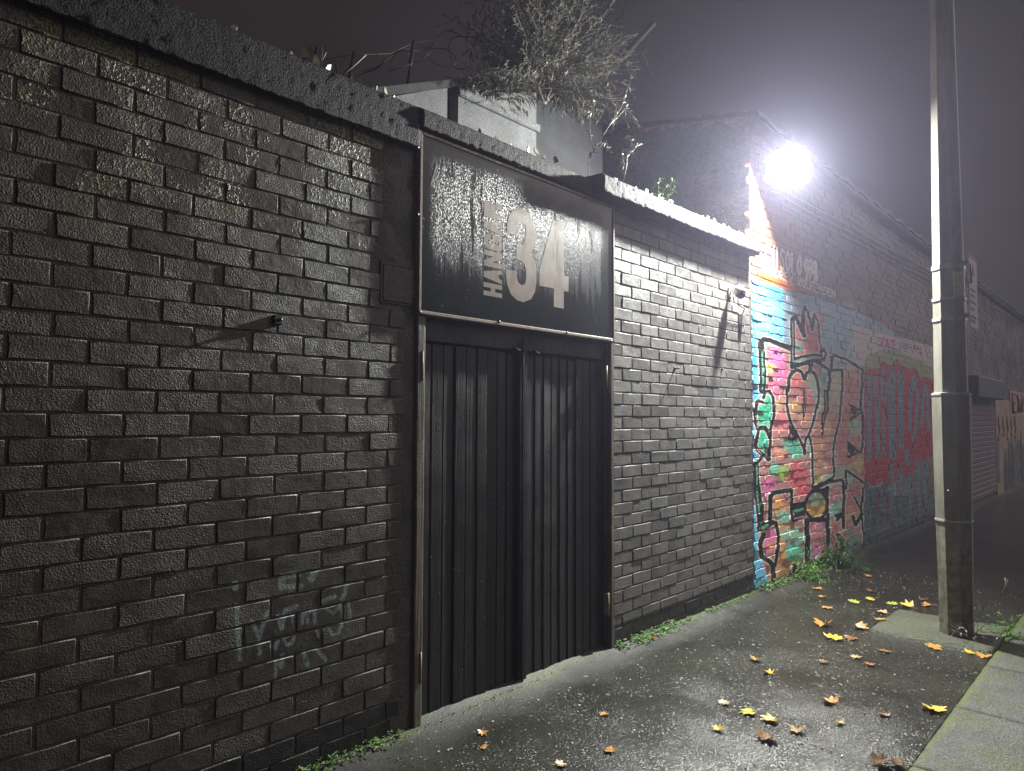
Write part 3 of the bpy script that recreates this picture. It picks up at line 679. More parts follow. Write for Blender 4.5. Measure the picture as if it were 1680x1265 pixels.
M_ROAD = simple('road_asphalt', (0.035, 0.035, 0.036), 0.4, 0.3, 6.0, 0.006, bscale=160.0)

def sheet(name, x0, x1, y0, y1, z, mat, nx=1, ny=1, amp=0.0):
    m = MB(); vs = []
    for i in range(nx+1):
        for j in range(ny+1):
            x, y = x0+(x1-x0)*i/nx, y0+(y1-y0)*j/ny
            vs.append((x, y, gz(x)+z+(nz((x, y, 0), 1.4)*amp if amp else 0)))
    m.add(vs, [(i*(ny+1)+j, (i+1)*(ny+1)+j, (i+1)*(ny+1)+j+1, i*(ny+1)+j+1) for i in range(nx) for j in range(ny)], True)
    return m.build(name, mat)
struct(sheet('ground', -30, 120, -60, 60, -0.16, M_ROAD))
pv = MB(); vs = []
NX, NY = 240, 50
for i in range(NX+1):
    for j in range(NY+1):
        x = -4+30.0*i/NX; y = -1.88+1.94*j/NY
        fil = max(0.0, (y+0.16)/0.16); dip = nz((x, y, 0), 0.9)*0.006+nz((x, y, 4), 5.0)*0.0015
        vs.append((x, y, gz(x)+dip+fil*fil*0.022))
pv.add(vs, [(i*(NY+1)+j, (i+1)*(NY+1)+j, (i+1)*(NY+1)+j+1, i*(NY+1)+j+1) for i in range(NX) for j in range(NY)], True)
struct(pv.build('pavement', M_PAVE))
kerb = bpy.data.objects.new('kerb', None); COL.objects.link(kerb); struct(kerb)
x = -3.7
while x < 24:
    m = MB(); L = 0.91; zt = 0.012
    rough_strip(m, [(-1.884, -0.14), (-1.886, zt-0.008), (-1.90, zt), (-2.36, zt-0.006), (-2.375, zt-0.02), (-2.375, -0.15)], x+0.004, x+L-0.004, 0.045, 0.0025, 14.0, gz)
    o = m.build('kerb_stone', M_KERB, kerb); x += L
pad = MB(); rough_strip(pad, [(-1.879, -0.1), (-1.878, 0.026), (-1.13, 0.030), (-1.115, 0.018), (-1.115, -0.1)], 5.70, 6.47, 0.04, 0.004, 9.0, gz)
struct(pad.build('post_footing', M_PAD))

# ------------------------------------------------------------------ near wall, left of the gate
B_NEAR = BrickSet(0.0785, 0.05, 0.0030, 0.0026, M_NEAR, 16)
wallL = thing('brick_wall', 'black painted brick wall left of the gate with mossy upper courses and chalky tag', 'wall')
m = MB(); m.box((-3.0, 0.0036, -0.15), (2.25, 0.34, 2.93)); m.build('mortar', M_MORT, wallL)
def endsL(z):
    e = 2.03 if z > 2.08 else 2.17
    return (-0.25, e+random.uniform(-0.05, 0.02))
lst = courses(-0.25, 2.2, -0.02, 2.93, 2.758, 0.0857, 0.545, 0.2365, ends=endsL)
seen = [b for b in lst if b[0] > 0.35]
lay(wallL, B_NEAR, lst, 300, lambda b: (0 if b[0] > 0.35 else 1, -b[0]))
# smooth rendered strip beside the gate, a blanked-off hatch in it
m = MB()
nx, nzv = 14, 120; vs = []
for i in range(nx+1):
    for j in range(nzv+1):
        X = 1.98+0.268*i/nx; Z = -0.05+2.95*j/nzv
        vs.append((X, 0.0035+nz((X, 0, Z), 9.0)*0.003+max(0, (2.06-X)/0.08)*0.006, Z))
m.add(vs, [(i*(nzv+1)+j, (i+1)*(nzv+1)+j, (i+1)*(nzv+1)+j+1, i*(nzv+1)+j+1) for i in range(nx) for j in range(nzv)], True)
o = m.raw('render_strip'); link('render_strip', o, M_PATCH, wallL)
m = MB(); m.bbox((2.04, -0.004, 2.115), (2.236, 0.006, 2.292), 0.003); h = m.build('hatch', M_PATCH, wallL)
m = MB(); m.box((2.026, -0.003, 2.294), (2.236, 0.004, 2.308)); m.box((2.026, -0.003, 2.104), (2.036, 0.004, 2.294)); m.box((2.036, -0.003, 2.104), (2.236, 0.004, 2.112)); m.build('hatch_edge', M_BLKMET, h)
for (u, v, L) in [(455, 525, 0.012)]:
    p = at(u, v, 0.0); m = MB(); m.tube([(p.x, 0.01, p.z), (p.x+.003, -0.03, p.z)], [0.006, 0.007], 6); m.bbox((p.x-.022, -0.016, p.z-.02), (p.x+.02, 0.004, p.z+.02), .004)
    m.build('wall_fixing', M_BLKMET, wallL)
def cope_z(x): return nz((x, 0, 0), 0.8)*0.006
m = MB()
rough_strip(m, [(0.36, 2.93), (0.0, 2.925), (-0.026, 2.915), (-0.030, 3.03), (-0.024, 3.125), (0.02, 3.15), (0.36, 3.16)], -3.0, 2.245, 0.015, 0.0028, 30.0, cope_z)
copeL = m.build('coping', M_COPE, wallL)
def shards(parent, lst):
    for (u, v, s) in lst:
        p = at(u, v, 0.02); m = MB(); a = random.uniform(-.6, .6)
        w, h, t = s*random.uniform(.8, 1.3), s*random.uniform(.9, 1.7), s*random.uniform(.2, .35)
        prof = [(-w/2, -0.5*s), (w/2, -0.5*s), (w*random.uniform(.2, .5), h*.4), (w*random.uniform(-.2, .1), h*random.uniform(.6, 1)), (-w*random.uniform(.3, .5), h*.3)]
        m.prism(prof, -t/2, t/2)
        me = m.mesh('shard'); o = link('shard', me, M_SHARD, parent)
        o.location = (p.x, p.y, p.z); o.rotation_euler = (random.uniform(-.4, .4), random.uniform(-.5, .5), a)
shards(copeL, [(352, 35, .012), (383, 46, .022), (478, 88, .014), (500, 90, .034), (519, 103, .030), (538, 112, .030), (577, 128, .012), (591, 136, .022), (618, 146, .026), (632, 150, .026), (646, 160, .016)])
m = MB()
for (a, b) in [((527, 100), (529, 77)), ((527, 100), (535, 86)), ((562, 124), (601, 90))]:
    p, q = at(*a, 0.05), at(*b, 0.05); m.tube([p, (p+q)/2+Vector((.003, 0, .002)), q], [0.003, 0.0025, 0.002], 4)
m.build('dead_stalk', simple('dry_stalk', (0.30, 0.26, 0.22), 0.7), wallL)

# ------------------------------------------------------------------ wall right of the gate
B_RIGHT = BrickSet(0.0770, 0.05, 0.0035, 0.002, M_RIGHT)
wallR = thing('brick_wall', 'grey-black painted brick wall between the gate and the graffiti, dome camera on it', 'wall')
m = MB(); m.box((3.985, 0.0036, -0.15), (6.24, 0.34, 3.06)); m.build('mortar', M_MORT, wallR)
def notch(x, z): return x < 4.10 and 2.20 < z < 2.47
def endsR(z): return (3.99, 6.225+random.uniform(-.02, .015))
lst = courses(3.99, 6.22, -0.06, 3.05, 1.9795, 0.0848, 4.10, 0.247, skip=notch, ends=endsR, gap=0.0085)
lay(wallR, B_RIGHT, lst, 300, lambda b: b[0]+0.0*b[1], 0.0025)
m = MB(); m.bbox((3.99, 0.003, 2.20), (4.075, 0.012, 2.455), 0.002); m.build('notch_shade', M_BLKMET, wallR)  # dark sheet set in the missing-brick notch to stand for its shade
m = MB()
rough_strip(m, [(0.36, 3.03), (-0.095, 3.03), (-0.105, 3.045), (-0.108, 3.15), (-0.09, 3.165), (0.36, 3.18)], 3.735, 6.20, 0.015, 0.004, 26.0, lambda x: (x-3.7)*0.006)
copeR = m.build('coping', M_COPE2, wallR)
m = MB(); random.seed(11)
for i in range(120):
    x = random.uniform(3.8, 6.15); r = random.uniform(.006, .02); y = random.uniform(-.09, 0.1); z = 3.172+(x-3.7)*.006
    m.box((x-r, y-r, z-.01), (x+r, y+r, z+r*random.uniform(.4, 1.1)), r*.4)
stuff(m.build('mortar_crumbs', M_SHARD, copeR))
m = MB()
rough_strip(m, [(0.36, 3.03), (0.0, 3.022), (-0.036, 3.022), (-0.040, 3.08), (-0.034, 3.125), (0.02, 3.15), (0.36, 3.16)], 2.247, 3.734, 0.015, 0.0028, 30.0, cope_z)
wallG = thing('gate_lintel', 'rough rendered coping course bridging the gate above the black sign', 'lintel')
lint = m.build('coping', M_COPE2, wallG)
shards(lint, [(722, 207, .016), (787, 217, .028), (815, 228, .024), (838, 238, .016), (866, 247, .022), (880, 250, .030), (893, 258, .026), (912, 263, .030), (952, 285, .014)])
m = MB(); m.box((2.26, 0.03, 2.08), (3.98, 0.34, 3.025)); m.build('masonry', M_PATCH, wallG)
for (u, v) in [(1107, 605), (1184, 606)]:
    p = at(u, v); m = MB(); m.tube([(p.x, .01, p.z), (p.x, -.045 if u < 1150 else -.02, p.z+.004)], .005, 6); m.bbox((p.x-.01, -.006, p.z-.012), (p.x+.012, .004, p.z+.014), .003); m.build('nail', M_BLKMET, wallR)

# ------------------------------------------------------------------ gate
def board_mat(name, a, b, rough=0.42, drops=True):
    n = NT(name); cx, cy, cz = n.sep()
    st = n.map((60.0, 60.0, 2.2)); g = n.noise(1.0, 5.0, 0.6, st, 0.4)
    c = n.mix(n.ramp(g, 0.35, 0.7), a, b)
    c = n.mix(n.ramp(n.noise(5.0, 5.0, 0.65), 0.55, 0.75, 0, 0.55), c, tuple(min(1, x*1.9) for x in b))
    sp = n.math('MULTIPLY', n.ramp(n.voro(34.0), 0.12, 0.07), n.ramp(n.noise(21.0, 2.0), 0.54, 0.60))
    if drops: c = n.mix(sp, c, (0.34, 0.34, 0.33)); c = n.mix(n.math('MULTIPLY', n.ramp(n.noise(1.0, 5.0, 0.7, n.map((26.0, 26.0, 5.0))), 0.58, 0.70), 0.6), c, (0.022, 0.023, 0.024))
    h = n.math('ADD', n.math('MULTIPLY', g, 1.0), n.math('MULTIPLY', n.noise(90.0, 3.0), 0.5))
    return n.out(c, n.ramp(n.noise(4.0, 4.0), 0.3, 0.7, rough-0.1, rough+0.14), n.bump(h, 0.0032), spec=0.5)
M_BOARD = board_mat('black_gloss_boards', (0.0024, 0.0030, 0.0035), (0.0052, 0.0062, 0.0071), 0.5)
M_JAMB = board_mat('weathered_jamb', (0.075, 0.066, 0.052), (0.17, 0.155, 0.13), 0.6, False)
M_HINGE = simple('worn_hinge_wood', (0.34, 0.26, 0.17), 0.55, 0.3, 80.0, 0.001)
frame = thing('gateway', 'weathered timber frame round the black double gate', 'gateway')
for (a, b, top) in ((2.250, 2.302, 2.07), (3.946, 3.986, 2.07)):
    m = MB(); n = 30; vs = []
    pr = [(a, 0.10), (a, -0.010), (a+.006, -0.014), (b-.006, -0.014), (b, -0.010), (b, 0.10)]
    for i in range(n+1):
        z = gz(a)-0.01+(top-gz(a))*i/n
        vs += [(x+nz((x, y, z), 6.0)*0.0025, y+nz((x, y, z), 7.0, 3)*0.0025, z) for x, y in pr]
    k = len(pr); m.add(vs, [(i*k+j, (i+1)*k+j, (i+1)*k+j+1, i*k+j+1) for i in range(n) for j in range(k-1)] + [tuple(n*k+j for j in range(k))])
    m.build('jamb', M_JAMB, frame)
m = MB(); m.bbox((2.303, 0.028, 1.945), (3.945, 0.10, 2.085), 0.004); m.build('transom', M_BOARD, frame)
m = MB(); m.box((2.25, 0.10, -0.05), (3.99, 0.14, 2.09)); m.build('backing', M_BLKMET, frame)
def gate_leaf(label, x0, x1, nb, z1, hing, stile):
    g = thing('gate_leaf', label, 'gate', (0, 0, 0), 'leaves of the double gate')
    w = (x1-x0)/nb
    for i in range(nb):
        a, b = x0+i*w+0.0022, x0+(i+1)*w-0.0022; m = MB(); y0 = 0.040+random.uniform(-.0035, .0035); tl = random.uniform(-.004, .006)
        pr = [(a, 0.075), (a, y0+.004), (a+.005, y0), (b-.005, y0+tl), (b, y0+.004+tl), (b, 0.075)]; n = 24; vs = []
        zb = gz(a)+random.uniform(.020, .034); zt = z1+random.uniform(-.006, .003)
        for k in range(n+1):
            z = zb+(zt-zb)*k/n; vs += [(x+nz((x, 0, z), 3.0)*.0012, y+nz((x, y, z), 2.5, 2)*.002, z) for x, y in pr]
        q = len(pr); m.add(vs, [(k*q+j, (k+1)*q+j, (k+1)*q+j+1, k*q+j+1) for k in range(n) for j in range(q-1)] + [tuple(range(q)), tuple(n*q+j for j in range(q))])
        m.build('board', M_BOARD, g)
    m = MB(); m.bbox((stile[0], 0.022, gz(x0)+.02), (stile[1], 0.078, 1.95), .004); m.build('stile', M_BOARD, g)
    for (u, v) in hing:
        p = at(u, v, -0.02); m = MB(); m.bbox((p.x-.006, -0.020, p.z-.07), (p.x+.006, 0.02, p.z+.07), .002); m.tube([(p.x, -.016, p.z-.075), (p.x, -.016, p.z+.075)], .006, 6); m.build('hinge', M_HINGE, g)
    return g
gl = gate_leaf('left leaf of the black boarded gate, nearer the long wall', 2.308, 3.050, 9, 1.932, [(694, 600), (691, 1096)], (3.052, 3.098))
gr = gate_leaf('right leaf of the black boarded gate, below the sign digits', 3.132, 3.942, 10, 1.925, [(996, 618), (999, 992)], (3.1, 3.13))
m = MB(); m.bbox((3.070, 0.006, 0.015), (3.086, 0.02, 2.02), .003); m.build('cover_strip', M_BOARD, gl)
for g, (u, v) in ((gl, (848, 573)), (gr, (880, 578))):
    p = at(u, v, 0.01); m = MB(); m.tube([(p.x-.03, .005, p.z+.005), (p.x+.03, .008, p.z-.006)], .006, 6); m.bbox((p.x-.022, .012, p.z-.016), (p.x+.02, .03, p.z+.014), .003); m.build('bolt', M_BLKMET, g)

# ------------------------------------------------------------------ sign
def sign_mat(name, base, dry, bd=0.0010):
    n = NT(name); cx, cy, cz = n.sep()
    run = n.noise(1.0, 4.0, 0.6, n.map((130.0, 130.0, 14.0)), 0.3)          # rain running down the face
    bead = n.ramp(n.noise(1.0, 2.0, 0.6, n.map((210.0, 210.0, 90.0))), 0.52, 0.70)
    low = n.math('ADD', cz, n.math('MULTIPLY', n.noise(1.0, 4.0, 0.7, n.map((34.0, 34.0, 1.6))), -0.50))
    wet = n.math('MULTIPLY', n.ramp(low, 1.98, 2.22), n.ramp(cz, 3.0, 2.86))
    wet = n.math('MULTIPLY', wet, n.math('MULTIPLY', n.ramp(cx, 2.27, 2.38), n.ramp(cx, 3.90, 3.78)))
    patch = n.ramp(n.noise(1.0, 5.0, 0.7, n.map((22.0, 22.0, 2.6))), 0.30, 0.52)
    wet = n.math('MULTIPLY', wet, patch)
    h = n.math('ADD', n.math('MULTIPLY', run, 0.30), n.math('MULTIPLY', bead, 0.55))
    h = n.math('MULTIPLY', h, wet)
    rain = n.math('MULTIPLY', n.ramp(n.voro(75.0), 0.17, 0.08), n.ramp(n.noise(30.0, 2.0), 0.52, 0.6))
    h = n.math('ADD', h, n.math('MULTIPLY', rain, 0.35))
    grain = n.noise(1.0, 3.0, 0.6, n.map((6.0, 6.0, 160.0)))
    h = n.math('ADD', h, n.math('MULTIPLY', grain, 0.03))
    c = n.mix(n.ramp(n.noise(8.0, 4.0), 0.3, 0.7), tuple(x*0.75 for x in base), base)
    c = n.mix(n.math('MULTIPLY', n.math('MULTIPLY', wet, bead), dry), c, (0.085, 0.093, 0.10))  # pale glints of the wet beads painted into the colour
    return n.out(c, n.ramp(wet, 0.0, 1.0, 0.22, 0.34), n.bump(h, bd), spec=0.26)
M_SIGN = sign_mat('wet_black_panel', (0.012, 0.017, 0.023), 0.9)
M_LETTER = sign_mat('grey_pink_letter_vinyl', (0.50, 0.44, 0.405), 0.25, 0.0004)
M_TRIM = simple('tan_sign_trim', (0.26, 0.20, 0.155), 0.5, 0.25, 60.0, 0.001)
sign = thing('venue_sign', 'black rectangular sign over the gate reading HANGAR 34 in pale letters', 'sign')
m = MB(); m.box((2.262, -0.018, 2.090), (3.962, 0.022, 2.993)); m.build('panel', M_SIGN, sign)
for a, b in [((2.245, -.026, 2.070), (2.263, .02, 3.012)), ((3.960, -.026, 2.070), (3.976, .02, 3.012)), ((2.2635, -.0255, 2.070), (3.9595, .02, 2.089)), ((2.2635, -.0255, 2.9935), (3.9595, .02, 3.0115))]:
    m = MB(); m.bbox(a, b, .003); m.build('trim', M_TRIM, sign)
S7 = lambda x, y: at(780+x/6.325, 320+y/6.325, -0.0195)
def letter(pts):
    m = MB(); m.prism(pts, -0.0186, -0.0178); m.build('letter', M_LETTER, sign)
three = [(330, 400), (330, 300), (345, 220), (390, 160), (440, 130), (510, 145), (570, 200), (610, 290), (630, 380), (628, 470), (612, 550), (570, 605), (612, 670), (632, 780), (632, 900), (620, 1000), (580, 1080), (500, 1112), (430, 1090), (370, 1030), (330, 930), (315, 830), (315, 768), (425, 788), (430, 850), (445, 905), (485, 938), (515, 920), (525, 870), (525, 780), (510, 720), (470, 680), (425, 665), (425, 520), (490, 515), (515, 470), (525, 400), (520, 320), (480, 290), (450, 310), (440, 360), (435, 415)]
four = [(805, 262), (918, 270), (918, 838), (968, 845), (968, 1003), (918, 998), (918, 1180), (815, 1160), (815, 970), (665, 940), (665, 775), (725, 560)]
for pl in (three, four): letter([(p.x, p.z) for p in (S7(*q) for q in pl)])
xt, xb = S7(88, 600).x, S7(280, 600).x
zb0, zt0 = S7(88, 1036).z, S7(88, 42).z
GLY = {'H': [(0, 0), (.36, 0), (.36, .38), (.64, .38), (.64, 0), (1, 0), (1, 1), (.64, 1), (.64, .62), (.36, .62), (.36, 1), (0, 1)],
 'A': [(0, 0), (.30, 0), (.36, .22), (.64, .22), (.70, 0), (1, 0), (.70, 1), (.30, 1)], 'N': [(0, 0), (.32, 0), (.32, .55), (.66, 0), (1, 0), (1, 1), (.68, 1), (.68, .45), (.34, 1), (0, 1)],
 'G': [(.2, 0), (.65, 0), (.74, .12), (.8, 0), (1, 0), (1, .55), (.5, .55), (.5, .36), (.68, .36), (.66, .24), (.5, .17), (.34, .28), (.34, .72), (.5, .83), (.66, .72), (.66, .66), (1, .66), (.98, .82), (.75, 1), (.25, 1), (.03, .82), (0, .6), (0, .3), (.06, .1)],
 'R': [(0, 0), (.34, 0), (.34, .38), (.48, .38), (.64, .3), (.66, 0), (1, 0), (.98, .36), (.84, .5), (1, .62), (1, .82), (.82, 1), (0, 1)]}
for ch, a, b in [('H', 0, .135), ('A', .146, .295), ('N', .306, .476), ('G', .487, .655), ('A', .662, .812), ('R', .824, 1.0)]:
    letter([(xb+(xt-xb)*gy, zb0+(zt0-zb0)*(a+(b-a)*gx)) for gx, gy in GLY[ch]])
for (u, v) in [(684, 242), (684, 352), (688, 512), (818, 528), (929, 546), (1002, 560)]:
    p = at(u, v, -.02); m = MB(); m.tube([(p.x, -.017, p.z), (p.x, -.0295, p.z)], .008, 7); m.build('screw', M_BLKMET, sign)
m = MB(); p0, p1 = at(706, 302, -.019), at(716, 268, -.019)
m.prism([(p0.x, p0.z), (p0.x+.012, p0.z), (p1.x+.008, p1.z), (p1.x, p1.z)], -.0192, -.018); m.build('scrape_mark', M_LETTER, sign)

# ------------------------------------------------------------------ dome camera
M_CAMW = simple('cream_plastic', (0.62, 0.58, 0.52), 0.35, 0.1, 30.0, 0.0)
M_CAMD = simple('tinted_dome', (0.16, 0.06, 0.10), 0.12, 0.2, 10.0, 0.0)
M_GALV = simple('galvanised_steel', (0.34, 0.35, 0.36), 0.38, 0.2, 50.0, 0.0008, 0.8)
cc = thing('security_camera', 'cream dome security camera on the dark wall beside the graffiti', 'camera')
p = at(1214, 480, -0.10)
m = MB(); prof = [(0.0, .062), (.030, .060), (.046, .045), (.050, .015), (.050, -.010), (.046, -.020), (.0, -.021)]
def lathe(m, c, prof, n=18, axis=None):
    ax = (axis or Vector((0, 0, 1))).normalized(); q = Vector((0, 0, 1)).rotation_difference(ax)
    vs = []
    for r, z in prof:
        for k in range(n):
            t = 2*math.pi*k/n; vs.append(Vector(c)+q @ Vector((r*math.cos(t), r*math.sin(t), z)))
    m.add(vs, [(i*n+k, i*n+(k+1) % n, (i+1)*n+(k+1) % n, (i+1)*n+k) for i in range(len(prof)-1) for k in range(n)], True)
ax = Vector((0.25, 0.45, 0.85))
lathe(m, p, [(max(r, .0005), z) for r, z in prof], 20, ax); m.build('housing', M_CAMW, cc)
m = MB(); lathe(m, p-ax.normalized()*0.02, [(.040, 0.002), (.038, -.014), (.028, -.030), (.012, -.038), (.0005, -.040)], 18, ax); m.build('dome', M_CAMD, cc)
m = MB(); m.tube([(p.x+.01, 0.005, p.z+.02), (p.x+.005, -.05, p.z+.035), (p.x, p.y+.02, p.z+.03)], .016, 8); m.bbox((p.x-.03, -.014, p.z-.03), (p.x+.04, .004, p.z+.06), .004); m.build('bracket', M_CAMW, cc)
m = MB(); q = at(1218, 525, -.02); m.bbox((q.x-.035, -.035, q.z-.05), (q.x+.035, .004, q.z+.055), .004); m.build('junction_box', M_GALV, cc)
m = MB(); m.tube([(p.x, -.03, p.z), (p.x-.012, -.05, p.z-.08), (q.x-.01, -.045, q.z+.10), (q.x, -.02, q.z+.05)], .0045, 6); m.tube([(q.x+.01, -.02, q.z-.05), (q.x+.015, -.045, q.z-.10), (q.x-.02, -.02, q.z-.115), (q.x-.03, .0, q.z-.08)], .004, 6); m.build('cable', M_BLKMET, cc)

# ------------------------------------------------------------------ tall building with the graffiti
bld = thing('brick_building', 'tall old brick building with spray-painted wall beyond the dark walls', 'building')
M_GABLE = render_rough('dark_gable_render', (0.10, 0.095, 0.10), (0.19, 0.18, 0.19), 0.75, 24.0, 0.006)
M_OLDM = M_OLD
BX0, BX1 = 6.235, 27.0
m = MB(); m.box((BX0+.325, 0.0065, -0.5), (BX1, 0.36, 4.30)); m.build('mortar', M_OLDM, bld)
B_OLD = BrickSet(0.0775, 0.05, 0.0045, 0.0042, M_OLD, 16)
random.seed(21)
lst = courses(BX0, BX1, -0.1, 4.26, 1.95, 0.0853, 6.25, 0.235, gap=0.010, ends=lambda z: (BX0+random.uniform(-.012, .012), BX1))
def vis(b):
    x, z = b[0], b[1]; return (x-6.0)*1.0 + (0.0 if z < 3.4 else 0.5)
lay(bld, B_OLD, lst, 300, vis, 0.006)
gp = [(0.0070, -0.3), (6.5, -0.3), (6.5, 5.6), (0.0070, 4.35)]
m = MB(); vs = [(x, y, z) for x in (BX0+.010, BX0+.326) for y, z in gp]
m.add(vs, [(0, 1, 2, 3), (7, 6, 5, 4), (0, 3, 7, 4), (1, 5, 6, 2), (3, 2, 6, 7), (0, 4, 5, 1)]); gab = m.build('gable_wall', M_GABLE, bld)
M_ORB = simple('bare_orange_brick', (0.34, 0.15, 0.085), 0.6, 0.4, 14.0, 0.006)
random.seed(5)
for k in range(9):
    y = 0.02+k*0.24; L = 0.222; z = 4.35+(y+.1)*0.1923
    m = MB(); m.bbox((BX0-.012+random.uniform(-.006, .006), y, z+.004), (BX0+.30, y+L, z+.07+random.uniform(-.02, .01)), .006); o = m.build('brick', M_ORB, gab)
m = MB()
rough_strip(m, [(0.30, 4.26), (-0.02, 4.27), (-0.07, 4.28), (-0.09, 4.33), (-0.07, 4.37), (-0.02, 4.38)], BX0+.02, BX1, 0.3, 0.003, 3.0)
m.build('gutter', M_BLKMET, bld)
M_SLATE = simple('dark_roof_sheet', (0.035, 0.037, 0.042), 0.55, 0.3, 5.0, 0.004)
m = MB(); nco = 140; vs = []
for i in range(nco+1):
    x = BX0-.03+(BX1-BX0+.03)*i/nco; w = 0.02*math.sin(i*math.pi/1.0*0.5)
    vs += [(x, -0.10, 4.40+w), (x, 6.4, 5.72+w), (x, 6.4, 5.66+w), (x, -0.10, 4.36+w)]
m.add(vs, [(i*4+j, (i+1)*4+j, (i+1)*4+(j+1) % 4, i*4+(j+1) % 4) for i in range(nco) for j in range(4)] + [(0, 1, 2, 3), tuple(nco*4+j for j in (3, 2, 1, 0))])
m.build('roof', M_SLATE, bld)
M_CABLE = simple('pale_cable_sheath', (0.36, 0.35, 0.34), 0.5, 0.15, 30.0, 0.0)
for k in range(3):
    m = MB(); m.tube([(xx, -0.022, 3.70+0.075*k+0.022*(xx-6.6)+0.008*math.sin(xx*2.1+k)) for xx in [6.7+i*0.6 for i in range(33)]], .008, 5, True); m.build('cable', M_CABLE, bld)

# shutter with its hood, farther along the same building
sh = thing('roller_shutter', 'purple-grey roller shutter behind the concrete post', 'shutter')
M_SHUT = simple('purple_grey_slat', (0.16, 0.10, 0.12), 0.45, 0.3, 9.0, 0.001)
for k in range(18):
    z = 0.12+k*0.105; m = MB(); m.bbox((16.05, -0.035+0.01*(k % 2)*0, z-0.19), (18.98, -0.012, z-0.19+0.098), .012); m.build('slat', M_SHUT, sh)
m = MB(); m.bbox((15.95, -0.22, 1.98), (19.05, -0.008, 2.40), .02); m.build('hood', simple('blue_grey_hood', (0.085, 0.095, 0.13), 0.5, 0.35), sh)
mu = thing('mural_panel', 'beige painted mural panel with red lettered banner at the far right', 'mural')
M_BEI = simple('beige_mural_paint', (0.52, 0.38, 0.26), 0.6, 0.25, 3.0, 0.003)
M_RED = simple('red_paint', (0.45, 0.07, 0.06), 0.6); M_MURD = simple('dark_mural_paint', (0.05, 0.055, 0.04), 0.6, 0.5, 4.0); M_MURP = simple('pale_mural_paint', (0.55, 0.46, 0.36), 0.6, 0.15)
m = MB(); m.box((19.12, -0.022, -0.17), (25.5, -0.008, 2.02)); m.build('panel', M_BEI, mu)
m = MB(); m.box((21.2, -0.030, 1.62), (25.5, -0.0225, 2.28)); m.build('banner', M_MURP, mu)
m = MB(); gx = 21.5
for ch in 'EXPRE':
    for pl in GL[ch]:
        pts = [(gx+px*0.5, -0.034, 2.18-pz*0.44) for px, pz in pl]
        for a, b in zip(pts[:-1], pts[1:]): m.tube([a, b], .045, 4)
    gx += 0.78
m.build('lettering', M_RED, mu)
M_MURG = simple('olive_mural_paint', (0.16, 0.15, 0.09), 0.6, 0.5, 4.0); M_MURB = simple('blue_mural_paint', (0.16, 0.22, 0.27), 0.6, 0.4, 4.0)
random.seed(9)
m = MB(); m.prism([(19.9, -.16), (25.5, -.16), (25.5, 1.0), (24.6, .9), (23.9, 1.15), (23.2, .85), (22.4, 1.05), (21.8, .8), (21.0, 1.0), (20.5, .7), (20.1, .75)], -.0240, -.0223); m.build('painted_hedge', M_MURG, mu)
for k in range(10):
    m = MB(); xx = 20.3+k*0.52; w = random.uniform(.14, .24); h = random.uniform(.35, 1.05)
    m.prism([(xx-w, -.12), (xx+w, -.12), (xx+w*.9, h*.6), (xx+w*.5, h), (xx+w*.3, h+.22), (xx-w*.1, h+.26), (xx-w*.3, h+.05), (xx-w*.8, h*.7)], -.0262-.0004*k, -.0243)
    m.build('painted_figure', random.choice([M_MURD, M_MURD, M_MURB]), mu)
m = MB(); m.prism([(19.15, .1), (19.45, .1), (19.5, .9), (19.35, 1.2), (19.15, 1.15)], -.0243, -.0223); m.build('painted_shape', M_MURB, mu)
for k in range(5):
    m = MB(); xx = 19.35+k*.62; m.tube([(xx, -.026, 1.05+.1*(k % 2)), (xx+.16, -.026, 1.3), (xx+.02, -.026, 1.45), (xx+.1, -.026, 1.62)], .02, 4)
    m.build('painted_squiggle', M_RED if k % 2 else M_MURD, mu)

# ------------------------------------------------------------------ floodlight
fl = thing('floodlight', 'glaring white floodlight fixed high above the graffiti', 'lamp')
M_HOUS = simple('grey_lamp_housing', (0.16, 0.16, 0.17), 0.5, 0.15)
L0 = LAMP
m = MB(); lathe(m, L0-LAMP_N*0.03, [(.150, .0), (.158, .012), (.152, .02), (.158, .012), (.150, -.02), (.11, -.09), (.07, -.15), (.0005, -.16)], 24, LAMP_N); m.build('housing', M_HOUS, fl)
n = NT('lit_lens'); e = n.n.new('ShaderNodeEmission'); e.inputs['Color'].default_value = (1.0, 0.985, 0.95, 1); e.inputs['Strength'].default_value = 26.0
n.l.new(e.outputs[0], n.n['Material Output'].inputs['Surface'])
m = MB(); lathe(m, L0-LAMP_N*0.03, [(.150, .010), (.12, .026), (.06, .036), (.0005, .040)], 24, LAMP_N); m.build('lens', n.m, fl)
m = MB(); bk = L0-LAMP_N*0.15; m.tube([bk, (bk.x+.10, -.12, bk.z+.06), (bk.x+.12, .0, bk.z+.04)], .016, 7); m.bbox((bk.x+.06, -.014, bk.z-.04), (bk.x+.18, .004, bk.z+.12), .004); m.build('bracket', M_BLKMET, fl)
ld = bpy.data.lights.new('flood_beam', 'AREA'); ld.shape = 'DISK'; ld.size = 0.12; ld.energy = LAMP_W; ld.color = (0.985, 1.0, 0.935)
lo = bpy.data.objects.new('flood_beam', ld); COL.objects.link(lo); lo.parent = fl
lo.location = L0+LAMP_N*0.02; lo.rotation_euler = LAMP_N.to_track_quat('-Z', 'Y').to_euler()

